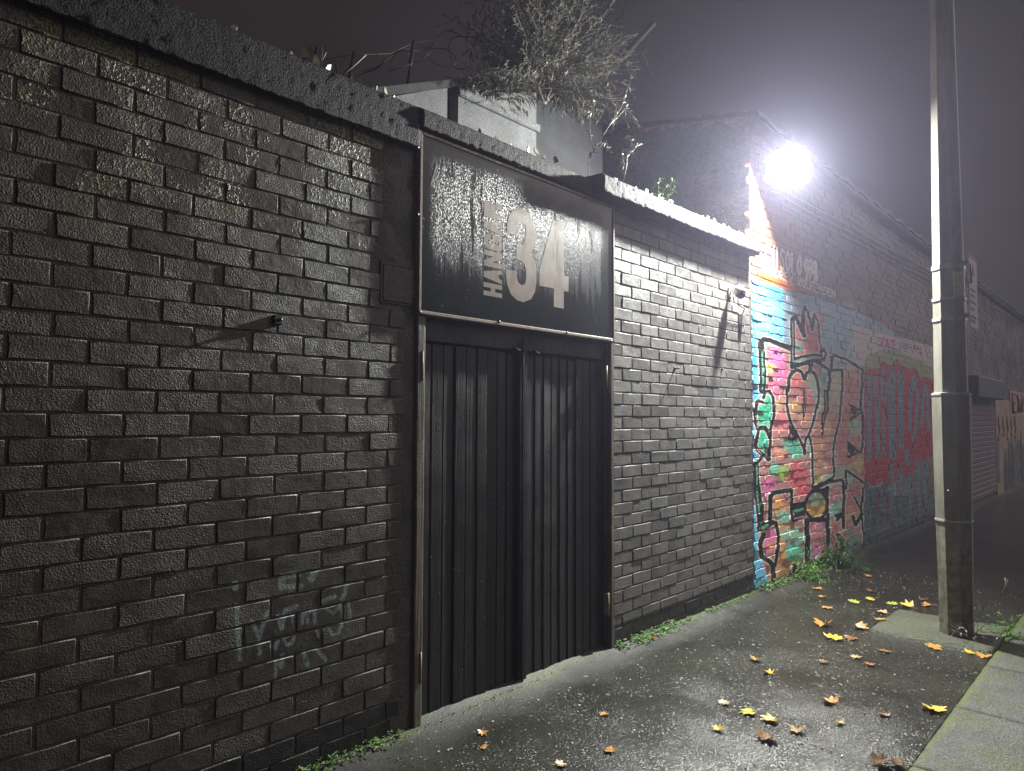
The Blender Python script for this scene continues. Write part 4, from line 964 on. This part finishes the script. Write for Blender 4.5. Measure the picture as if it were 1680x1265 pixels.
# ------------------------------------------------------------------ concrete post
def post_mat():
    n = NT('cast_concrete_post'); cx, cy, cz = n.sep()
    c = n.mix(n.ramp(n.noise(1.0, 5.0, 0.6, n.map((14, 14, 2.5))), 0.3, 0.7), (0.23, 0.22, 0.17), (0.37, 0.355, 0.29))
    c = n.mix(n.math('MULTIPLY', n.ramp(cz, 1.3, 0.1), n.ramp(n.noise(20.0, 4.0), 0.35, 0.65)), c, (0.14, 0.14, 0.075))
    return n.out(c, 0.6, n.bump(n.noise(140.0, 4.0), 0.003), spec=0.4)
M_POST = post_mat()
post = thing('concrete_post', 'octagonal concrete street post with metal bands standing on the kerb', 'post', (6.02, -1.62, gz(6.0)+0.02))
def octo(m, rings, rot):
    vs = [(r*math.cos(rot+k*math.pi/4), r*math.sin(rot+k*math.pi/4), z) for r, z in rings for k in range(8)]
    m.add(vs, [(i*8+k, i*8+(k+1) % 8, (i+1)*8+(k+1) % 8, (i+1)*8+k) for i in range(len(rings)-1) for k in range(8)] + [tuple(range(8)), tuple((len(rings)-1)*8+k for k in reversed(range(8)))])
PR = R(22.5+4)
M_BAND = simple('dull_steel_band', (0.52, 0.53, 0.52), 0.35, 0.2, 40.0, 0.0)
m = MB(); octo(m, [(.112, -0.03), (.114, .3), (.127, 1.2), (.129, 1.755), (.125, 1.765), (.10, 1.77)], PR); m.build('base', M_POST, post)
m = MB(); octo(m, [(.113, 1.765), (.106, 2.7), (.088, 4.2), (.056, 7.3)], PR); m.build('shaft', M_POST, post)
for z, r, h in [(2.70, .113, .035), (2.46, .115, .022), (2.31, .116, .024), (1.755, .133, .014), (0.83, .128, .014)]:
    m = MB(); octo(m, [(r, z-h/2), (r, z+h/2)], PR); m.build('band', M_BAND, post)
m = MB(); a = R(4-90-22.5*0); 
def on_face(m, ang, w, z0, z1, r, t=.004):
    d = Vector((math.cos(ang), math.sin(ang), 0)); s = Vector((-d.y, d.x, 0))
    vs = [d*(r+k)+s*e+Vector((0, 0, z)) for k in (0, t) for e, z in ((-w/2, z0), (w/2, z0), (w/2, z1), (-w/2, z1))]
    m.add(vs, [(0, 1, 2, 3), (7, 6, 5, 4), (0, 4, 5, 1), (1, 5, 6, 2), (2, 6, 7, 3), (3, 7, 4, 0)])
on_face(m, R(4-135), .08, 2.47, 2.66, .1005); m.build('sticker', simple('yellow_sticker', (0.80, 0.74, 0.25), 0.5, 0.2, 40.0), post)
for k in range(2):
    m = MB(); q = Vector((math.cos(R(4-180)), math.sin(R(4-180)), 0)); c = q*.118+Vector((0.0, -.018+.036*k, 1.05)); m.tube([c, c+q*.012], .008, 6); m.build('bolt', M_GALV, post)

pk = thing('parking_sign', 'small white parking plate strapped edge-on to the concrete post', 'sign', (6.02, -1.62, 0))
M_PLATE = simple('white_plate', (0.55, 0.54, 0.54), 0.4, 0.12, 20.0, 0.0); M_INK = simple('dark_print', (0.06, 0.06, 0.09), 0.5, 0.1, 20.0, 0.0)
m = MB(); m.bbox((-.075, -.143, 2.22), (.235, -.135, 2.76), .003); m.build('plate', M_PLATE, pk)
m = MB()
for pl in GL['P']:
    pts = [(-.035+px*.08, -.1455, 2.68-pz*.14) for px, pz in pl]
    for a, b in zip(pts[:-1], pts[1:]): m.tube([a, b], .011, 4)
for i, (zz, w) in enumerate([(2.50, .18), (2.46, .15), (2.41, .2), (2.36, .12), (2.30, .2), (2.27, .16)]):
    m.box((-.045, -.1452, zz-.008), (-.045+w, -.1432, zz+.008))
m.build('print', M_INK, pk)
m = MB(); m.box((-.07, -.1454, 2.735), (.23, -.1433, 2.75)); m.build('red_edge', M_RED, pk)
for z in (2.70, 2.31):
    m = MB(); m.bbox((-.03, -.134, z-.015), (.03, -.100, z+.015), .002); m.build('clip', M_GALV, pk)

# ------------------------------------------------------------------ yard behind the walls
def quad_wall(name, pts, y, th, mat, parent=None):
    """wall parallel to the street from picture points (top-left, top-right), standing on the ground"""
    (a, b) = pts; p, q = at(*a, y), at(*b, y)
    m = MB(); m.prism([(p.x, -.2), (q.x, -.2), (q.x, q.z), (p.x, p.z)], y, y+th)
    return m.build(name, mat, parent), p, q
rw = thing('rendered_wall', 'pale grey rendered yard wall with sloping dark cap behind the left coping', 'wall')
_, p, q = quad_wall('face', ((600, 166), (734, 143)), 1.2, .25, M_GREYR, rw)
m = MB(); m.prism([(p.x-.05, p.z-.0), (q.x+.02, q.z-.0), (q.x+.02, q.z+.055), (p.x-.05, p.z+.055)], 1.15, 1.5); m.build('cap', M_DARKR, rw)
rw2 = thing('rendered_wall', 'grey rendered pier wall under the bush, to the right of a dark gap', 'wall')
_, p2, q2 = quad_wall('face', ((752, 150), (880, 152)), 1.2, .30, M_GREYR, rw2)
m = MB(); m.bbox((p2.x-.02, 1.17, p2.z-.04), (q2.x+.03, 1.56, p2.z+.03), .01); m.build('cap', M_GREYR, rw2)
m = MB(); a, b = at(738, 140, 1.3), at(752, 140, 1.3); m.box((a.x, 1.3, -.2), (b.x+.2, 1.45, a.z+.02)); m.build('recess', M_DARKR, rw2)
dw = thing('dark_chimney_stack', 'dark masonry stack below the bush, left of the gable', 'chimney')
a, b = at(874, 130, 1.4), at(990, 130, 1.4); m = MB(); m.bbox((a.x, 1.4, -.2), (b.x, 2.1, a.z), .02); m.build('shaft', M_DARKR, dw)
m = MB(); m.bbox((a.x-.03, 1.37, a.z-.08), (b.x+.03, 2.13, a.z+.02), .015); m.build('cap', M_DARKR, dw)
bm_ = thing('leaning_pole', 'dark pole slanting up to the right behind the bush', 'pole')
a, b = at(985, 135, 1.5), at(1072, 40, 1.5); m = MB(); m.tube([a+(a-b)*1.2, a, b], [.045, .045, .04], 8); m.build('shaft', M_BLKMET, bm_)
bwf = thing('barbed_wire_fence', 'coiled barbed wire on dark iron posts against the night sky', 'fence')
for (x, y, x2, y2) in [(581, 86, 570, 150), (679, 67, 668, 145), (520, 78, 512, 140)]:
    a, b = at(x, y, 1.7), at(x2, y2, 1.7); m = MB(); m.tube([b+(b-a)*1.0, b, a], .014, 6); m.build('post', M_BLKMET, bwf)
def coil(pts, r, turns, wr):
    P = [Vector(p) for p in pts]; out = []
    N = turns*14
    for i in range(N+1):
        t = i/N*(len(P)-1); k = min(int(t), len(P)-2); c = P[k].lerp(P[k+1], t-k); an = 2*math.pi*turns*i/N
        rr = r*(1+.18*math.sin(an*.31)+.08*math.sin(an*1.7)); out.append(c+Vector((0.13*math.cos(an*0.93)+.03*math.sin(an*2.3), rr*math.cos(an)*0.8, rr*math.sin(an)+.03*math.sin(an*.6))))
    m = MB(); m.tube(out, wr, 4); return m
c = [at(u, v, 1.7) for u, v in [(505, 120), (560, 110), (620, 108), (680, 92), (740, 85), (790, 80)]]
coil(c, .12, 9, .0038).build('wire_coil', M_BLKMET, bwf)
m = MB(); m.tube([at(u, v, 1.7) for u, v in [(505, 102), (581, 90), (640, 88), (679, 70), (760, 60)]], .0035, 4); m.build('strand', M_BLKMET, bwf)

# ------------------------------------------------------------------ plants
def leaf_mat(name, a, b, trans=0.15):
    n = NT(name); g = n.mix(n.ramp(n.noise(9.0, 3.0), 0.35, 0.65), a, b)
    return n.out(g, 0.5, None, spec=0.4)
M_BUD = leaf_mat('dull_bush_leaf', (0.085, 0.092, 0.058), (0.18, 0.185, 0.13))
M_STEM = simple('bush_twig', (0.17, 0.145, 0.12), 0.7, 0.3, 30.0, 0.0)
M_GREEN = leaf_mat('fresh_weed_leaf', (0.06, 0.15, 0.02), (0.14, 0.27, 0.045))
M_DGREEN = leaf_mat('dark_weed_leaf', (0.03, 0.075, 0.018), (0.07, 0.13, 0.03))
M_DRY = leaf_mat('dry_weed', (0.20, 0.18, 0.15), (0.34, 0.31, 0.27))
def blade(m, p, d, L, w, droop=0.4, up=None):
    d = d.normalized(); s = d.cross(Vector((random.uniform(-.3, .3), random.uniform(-.3, .3), 1))).normalized()
    a = p+d*L*.5+Vector((0, 0, L*.06)); t = p+d*L-Vector((0, 0, droop*L*.5))
    m.add([p, a+s*w, t, a-s*w], [(0, 1, 2, 3)])
def bush(name, label, cat, base, n, size, leafL, mats, lean=Vector((0, 0, 0)), leaves=22, up=0.6, rad=0.006, seed=1, clip=None):
    random.seed(seed); t = thing(name, label, cat, base); S, Lf = MB(), MB()
    for i in range(n):
        an = random.uniform(0, 2*math.pi); el = random.uniform(-0.35, 1.25)*up+0.15
        d = Vector((math.cos(an)*math.cos(el), math.sin(an)*math.cos(el)*.8, math.sin(el)))+lean
        L = size*random.uniform(.55, 1.05)*(0.75+0.4*max(0, math.sin(el)))
        p = Vector((random.uniform(-.15, .15)*size, random.uniform(-.12, .12)*size, random.uniform(0, .06)*size)); pts = [p.copy()]
        bend = Vector((random.uniform(-.3, .3), random.uniform(-.3, .3), random.uniform(-.55, -.1)))
        for k in range(7):
            p = p+d.normalized()*L/7; d = d+bend*.16; pts.append(p.copy())
        S.tube(pts, [rad*(1-k/9) for k in range(8)], 3, False)
        for k in range(leaves):
            f = random.uniform(.25, 1.0)*(len(pts)-1); j = min(int(f), len(pts)-2); q = pts[j].lerp(pts[j+1], f-j)
            dd = (pts[j+1]-pts[j]).normalized()+Vector((random.uniform(-1, 1), random.uniform(-1, 1), random.uniform(-.9, .6)))
            if random.random() < .35:
                e = q+dd.normalized()*leafL*random.uniform(1.5, 3.5); S.tube([q, e], [rad*.45, rad*.25], 3, False)
                for z in range(3): blade(Lf, q.lerp(e, random.uniform(.4, 1)), dd+Vector((random.uniform(-.8, .8), random.uniform(-.8, .8), random.uniform(-.8, .3))), leafL*random.uniform(.6, 1.2), leafL*.09)
            else: blade(Lf, q, dd, leafL*random.uniform(.6, 1.25), leafL*.10, .7)
    if size > .6:
        for i in range(11):
            an = random.uniform(0, 6.28); d = Vector((math.cos(an)*.6, math.sin(an)*.4, random.uniform(.5, 1.1))); p = Vector((0, 0, -.12)); pts = [p.copy()]
            for k in range(6):
                p = p+d.normalized()*size*.16; d = d+Vector((random.uniform(-.3, .3), random.uniform(-.3, .3), random.uniform(-.1, .2))); pts.append(p.copy())
            S.tube(pts, [rad*2.4*(1-k/8) for k in range(7)], 5, False)
            for k in range(60):
                q = pts[-1]+Vector((random.gauss(0, .12), random.gauss(0, .12), random.gauss(0, .12)))*size
                blade(Lf, q, Vector((random.uniform(-1, 1), random.uniform(-1, 1), random.uniform(-1.2, .4))), leafL*random.uniform(.9, 1.6), leafL*.15, .8)
    link('stems', S.raw('stems'), mats[1], t); stuff(link('foliage', Lf.raw('foliage'), mats[0], t))
    return t
bb = at(893, 150, 1.33)
bush('buddleia_bush', 'big straggly grey-green bush sprouting from the masonry behind the wall', 'bush', bb, 230, .98, .066, (M_BUD, M_STEM), up=0.95, leaves=34, rad=.006, seed=4, lean=Vector((.05, -.1, .10)))
b2 = at(815, 158, 1.12)
bush('buddleia_bush', 'lower leafy spray hanging over the grey pier', 'bush', b2, 26, .38, .062, (M_BUD, M_STEM), up=.2, leaves=26, rad=.005, seed=8, lean=Vector((-.3, -.1, .02)))
def stalk(label, u, v, pts, y, mat, leafL, nl, seed, r=.004, cat='weed', name='wall_weed'):
    random.seed(seed); p0 = at(u, v, y); t = thing(name, label, cat, p0); S, Lf = MB(), MB()
    for pl in pts:
        q = [at(a, b, y)-p0 for a, b in pl]
        for k in range(1, len(q)): q[k].y += random.uniform(-.04, .04)
        S.tube(q, [r*(1-.6*k/len(q)) for k in range(len(q))], 4)
        for i in range(nl):
            f = random.uniform(.15, 1)*(len(q)-1); j = min(int(f), len(q)-2)
            blade(Lf, q[j].lerp(q[j+1], f-j), Vector((random.uniform(-1, 1), random.uniform(-1, 1), random.uniform(-.3, .8))), leafL*random.uniform(.5, 1.2), leafL*.16)
    link('stems', S.raw(), M_STEM if mat is not M_GREEN else M_GREEN, t); stuff(link('leaves', Lf.raw(), mat, t)); return t
stalk('dried seed-head weed arching beside the end of the raised coping', 966, 292, [[(966, 292), (972, 262), (988, 232), (1012, 180), (1030, 130)], [(985, 240), (1000, 228), (1012, 258)], [(1000, 205), (1020, 190), (1036, 168)], [(975, 250), (962, 220), (965, 180), (985, 150)]], .18, M_DRY, .05, 22, 2)
stalk('slim leafy sapling standing on the right coping', 1021, 305, [[(1021, 305), (1024, 275), (1030, 250), (1036, 224)], [(1026, 268), (1018, 248)], [(1028, 258), (1042, 240)]], .12, M_DRY, .075, 16, 3)
stalk('bright green plant growing on the right coping', 1072, 330, [[(1072, 330), (1086, 312), (1098, 300)], [(1074, 328), (1090, 325), (1105, 312)], [(1080, 320), (1083, 300), (1095, 292)]], .10, M_GREEN, .06, 30, 4)
stalk('pale weed rooted in the top of the gable', 1190, 205, [[(1190, 210), (1185, 200), (1178, 193)], [(1190, 210), (1200, 198), (1205, 200)], [(1188, 205), (1194, 194)]], .6, M_DRY, .06, 16, 5)
# creeping weeds along the foot of the walls
random.seed(31); wd = MB()
def weed_run(x0, x1, n, ymin, hmax, sz):
    for i in range(n):
        x = random.uniform(x0, x1)
        if nz((x, 0, 0), 3.0) < -0.15 and random.random() < .8: continue
        y = -0.012-abs(random.gauss(0, ymin)); h = random.uniform(.004, hmax)*max(.25, 1+y/ymin*.3); z = gz(x)+.012
        c = Vector((x, y, z+h))
        for k in range(5):
            an = random.uniform(0, 6.28); blade(wd, c, Vector((math.cos(an), math.sin(an), random.uniform(.1, .9))), sz*random.uniform(.6, 1.4), sz*.32, .2)
weed_run(1.45, 2.24, 230, .030, .045, .012); weed_run(3.99, 4.75, 420, .038, .05, .013); weed_run(4.75, 6.2, 220, .022, .028, .011); weed_run(6.25, 7.6, 260, .045, .07, .018); weed_run(2.3, 3.9, 70, .012, .012, .01)
stuff(tag(link('creeping_weeds', wd.raw('creeping_weeds'), M_GREEN), 'bright green creeping weeds along the foot of the walls', 'weeds'))
bush('weed_clump', 'dark green leafy weed clump at the foot of the graffiti', 'weed', (8.05, -.12, gz(8.0)+.01), 34, .34, .075, (M_DGREEN, M_DGREEN), up=.9, leaves=14, rad=.004, seed=12)
bush('weed_clump', 'lower yellow-green grassy weed before the graffiti letters', 'weed', (7.25, -.14, gz(7.2)+.01), 30, .22, .06, (M_GREEN, M_GREEN), up=.8, leaves=9, rad=.003, seed=13)
g = grd(1658, 1050); bush('weed_clump', 'small green tuft beside the shadow of the concrete post', 'weed', (g.x, g.y, gz(g.x)+.01), 22, .12, .05, (M_GREEN, M_GREEN), up=.9, leaves=8, rad=.002, seed=14)
g = grd(1588, 1052); bush('weed_clump', 'dry twiggy weed at the foot of the concrete post', 'weed', (g.x-.02, g.y-.03, gz(g.x)+.02), 22, .26, .03, (M_DRY, M_DRY), up=.7, leaves=4, rad=.0022, seed=15)

# ------------------------------------------------------------------ fallen leaves
LC = {}
def leafcol(key):
    C = {'yellow': ((.62, .42, .02), (.75, .58, .05)), 'orange': ((.48, .22, .04), (.62, .33, .07)), 'brown': ((.16, .07, .025), (.30, .14, .05)), 'tan': ((.42, .30, .14), (.55, .42, .22)), 'red': ((.34, .10, .05), (.45, .17, .08)), 'lime': ((.34, .38, .05), (.48, .50, .08))}[key]
    if key not in LC:
        n = NT(key+'_leaf'); c = n.mix(n.ramp(n.noise(60.0, 3.0), .35, .65), *C)
        c = n.mix(n.ramp(n.noise(60.0, 4.0, .7), .52, .64, 0, .85), c, (.14, .06, .02)); LC[key] = n.out(c, .4, n.bump(n.noise(140.0, 2.0), .002), spec=.5)
    return LC[key]
def maple(size, curl, fold, seed):
    rs = random.Random(seed); m = MB()
    ctl = [(-2.75, .20), (-2.45, .54), (-2.1, .46), (-1.75, .62), (-1.45, .84), (-1.2, .66), (-1.0, .54), (-.8, .74), (-.62, .92), (-.42, .72), (-.27, .60), (-.14, .82), (0, 1.0)]
    ctl = ctl+[(-a, r) for a, r in reversed(ctl[:-1])]
    inner, outer = [], []
    ph = rs.uniform(0, 6.28); n = len(ctl)
    def hz_(x, y): return curl*((x*x+y*y)/size)*1.1*(1+.6*math.sin(2*math.atan2(y, x)+ph))+fold*abs(x)*.6+.003
    for a, r in ctl:
        r *= size*.55*rs.uniform(.92, 1.08); x, y = r*math.sin(a), r*math.cos(a)
        outer.append((x, y, hz_(x, y)+rs.uniform(-.03, .03)*size)); inner.append((x*.5, y*.5, hz_(x*.5, y*.5)))
    m.add([(0, 0, .003)]+inner+outer, [(0, i, i+1) for i in range(1, n)]+[(i, i+n, i+n+1, i+1) for i in range(1, n)], False)
    st = MB()
    L = size*rs.uniform(.45, .8); st.tube([(0, 0, .003), (L*.06, -L*.5, .006), (L*rs.uniform(-.2, .2), -L, rs.uniform(.003, .02))], [.0018, .0014, .0012], 4)
    return m.raw('leaf'), st.raw('stem')
LEAVES = [
 (1340, 966, .17, 'orange', 'orange leaf lying by the weeds under the graffiti'), (1350, 980, .13, 'orange', 'flat orange leaf just in front of the leaf by the graffiti weeds'), (1359, 998, .16, 'orange', 'orange leaf third out from the graffiti wall'),
 (1400, 989, .17, 'lime', 'lime-green leaf lying farthest left of the green ones'), (1430, 984, .13, 'yellow', 'small yellow leaf between the two green ones'), (1463, 992, .17, 'lime', 'green leaf left of the big yellow leaf near the post'),
 (1491, 997, .19, 'yellow', 'large upright yellow leaf left of the post behind the footing'), (1525, 995, .17, 'orange', 'orange leaf touching the left side of the post'), (1450, 1007, .14, 'tan', 'pale leaf left of the footing corner'),
 (1446, 1024, .13, 'orange', 'narrow orange leaf left of the footing edge'), (1352, 1026, .16, 'orange', 'curled orange leaf with dark spots mid-pavement'), (1408, 1031, .14, 'orange', 'flat orange leaf between the curled one and the footing'),
 (1367, 1049, .17, 'yellow', 'yellow-orange leaf with long stalk mid-pavement'), (1397, 1048, .12, 'brown', 'small brown leaf right of the long-stalked yellow leaf'), (1448, 1069, .13, 'brown', 'brown leaf with curved stalk below the footing corner'),
 (1405, 1080, .11, 'tan', 'small tan leaf left of the brown stalked leaf'), (1426, 1092, .09, 'red', 'small reddish leaf in the middle of the pavement'), (1350, 1088, .09, 'brown', 'small brown leaf at the left of the reddish one'),
 (1538, 1064, .18, 'orange', 'large orange-brown leaf along the front edge of the footing'), (1589, 1073, .11, 'yellow', 'yellow leaf at the kerb in front of the post'), (1615, 1078, .14, 'orange', 'orange leaf in the corner of footing and kerb'),
 (1365, 1155, .15, 'orange', 'curled orange leaf standing on edge right of the yellow pair'), (1529, 1164, .17, 'yellow', 'pale yellow maple leaf close to the kerb'), (1452, 1176, .09, 'brown', 'small dark brown leaf left of the maple leaf by the kerb'),
 (1381, 1189, .06, 'tan', 'tiny pale leaf fragment under the curled orange leaf'), (1308, 1200, .10, 'tan', 'tan leaf with thin stalk right of the big brown curl'), (1442, 1257, .13, 'brown', 'brown curled leaf at the bottom edge, left one'), (1477, 1258, .12, 'brown', 'brown curled leaf at the bottom edge beside the kerb'),
 (1426, 946, .13, 'orange', 'orange leaf farthest away at the dark end of the pavement'), (1428, 971, .14, 'brown', 'dull brown leaf in the shade beyond the green ones'), (1514, 985, .13, 'brown', 'brown leaf behind the large yellow leaf'),
 (1240, 1084, .12, 'orange', 'orange leaf above the small yellow upright one'), (1261, 1107, .10, 'yellow', 'small bright yellow leaf standing up mid-pavement'), (1186, 1156, .09, 'tan', 'pale brown leaf left of the brightest yellow leaf'),
 (1232, 1170, .15, 'yellow', 'brightest yellow leaf with long pale stalk'), (1267, 1183, .13, 'yellow', 'yellow leaf overlapping the right of the brightest one'), (1177, 1200, .08, 'yellow', 'small yellow-brown star leaf left of the big brown curl'),
 (1262, 1212, .17, 'brown', 'big brown curled leaf below the yellow pair'), (992, 1173, .07, 'orange', 'small orange leaf with stalk right below the gate'), (998, 1233, .08, 'orange', 'pinkish orange leaf below the one near the gate'),
 (917, 1257, .09, 'tan', 'pale yellow leaf at the bottom edge nearest the gate'), (1071, 1051, .12, 'orange', 'orange leaf among the weeds at the wall foot'), (792, 1204, .07, 'orange', 'orange leaf in front of the left gate leaf'), (796, 1228, .05, 'orange', 'tiny orange leaf nearest the camera before the gate')]
for i, (u, v, s, c, lab) in enumerate(LEAVES):
    random.seed(100+i); p = grd(u, v); cr = .28 if 'curl' in lab or 'upright' in lab or 'standing' in lab else random.uniform(.01, .12)
    me, st = maple(s*(.72 if v < 1012 else .90)*random.uniform(.85, 1.15), cr, random.choice([0, .1, .3, .55]) if cr < .25 else .7, 50+i)
    o = link('fallen_leaf', me, leafcol(c)); tag(o, lab, 'leaf', 'fallen leaves on the pavement')
    zz = .042 if (p.x > 5.7 and -1.87 < p.y < -1.12 and p.x < 6.47) else .012
    o.location = (p.x, p.y, gz(p.x)+zz-.007); o.rotation_euler = (random.uniform(-.12, .12), random.uniform(-.12, .12), random.uniform(0, 6.28))
    link('stem', st, leafcol('tan'), o)
# bits of litter and gravel by the post
random.seed(77); m = MB()
for i in range(1500):
    x, y = random.uniform(1.9, 8.2), random.uniform(-1.87, -.06); r = random.choice([.0010, .0013, .0016, .0018, .0022, .0028, .0035])*random.uniform(.8, 1.2); z = gz(x)+.004
    m.box((x-r*1.6, y-r, z-.003), (x+r*1.6, y+r, z+r*.5), r*.4)
stuff(tag(m.build('pavement_grit', simple('pale_grit', (.36, .355, .32), .4, .4)), 'pale grit and bits scattered over the wet pavement', 'grit'))
tw = thing('twig', 'bare pale twig standing in the dark right of the post', 'twig', (0, 0, 0))
a = grd(1645, 975); m = MB(); q = [at_x(u, v, a.x) for u, v in [(1645, 972), (1651, 958), (1649, 948)]]; m.tube(q, .007, 5); m.tube([q[1], at_x(1654, 950, a.x)], .004, 4); m.build('stick', M_DRY, tw)

# ------------------------------------------------------------------ wet night air
hz = MB(); hz.box((-31, -61, -2.5), (121, 61, 7.6))
n = NT('night_mist'); n.n.remove(n.b)
v = n.n.new('ShaderNodeVolumePrincipled'); v.inputs['Color'].default_value = (0.72, 0.70, 1.0, 1); v.inputs['Density'].default_value = HAZE_D; v.inputs['Anisotropy'].default_value = 0.68; v.inputs['Density Attribute'].default_value = ''; n.m.cycles.homogeneous_volume = True
n.l.new(v.outputs[0], n.n['Material Output'].inputs['Volume'])
stuff(tag(hz.build('haze', n.m), 'thin damp mist glowing round the floodlight', 'haze'))
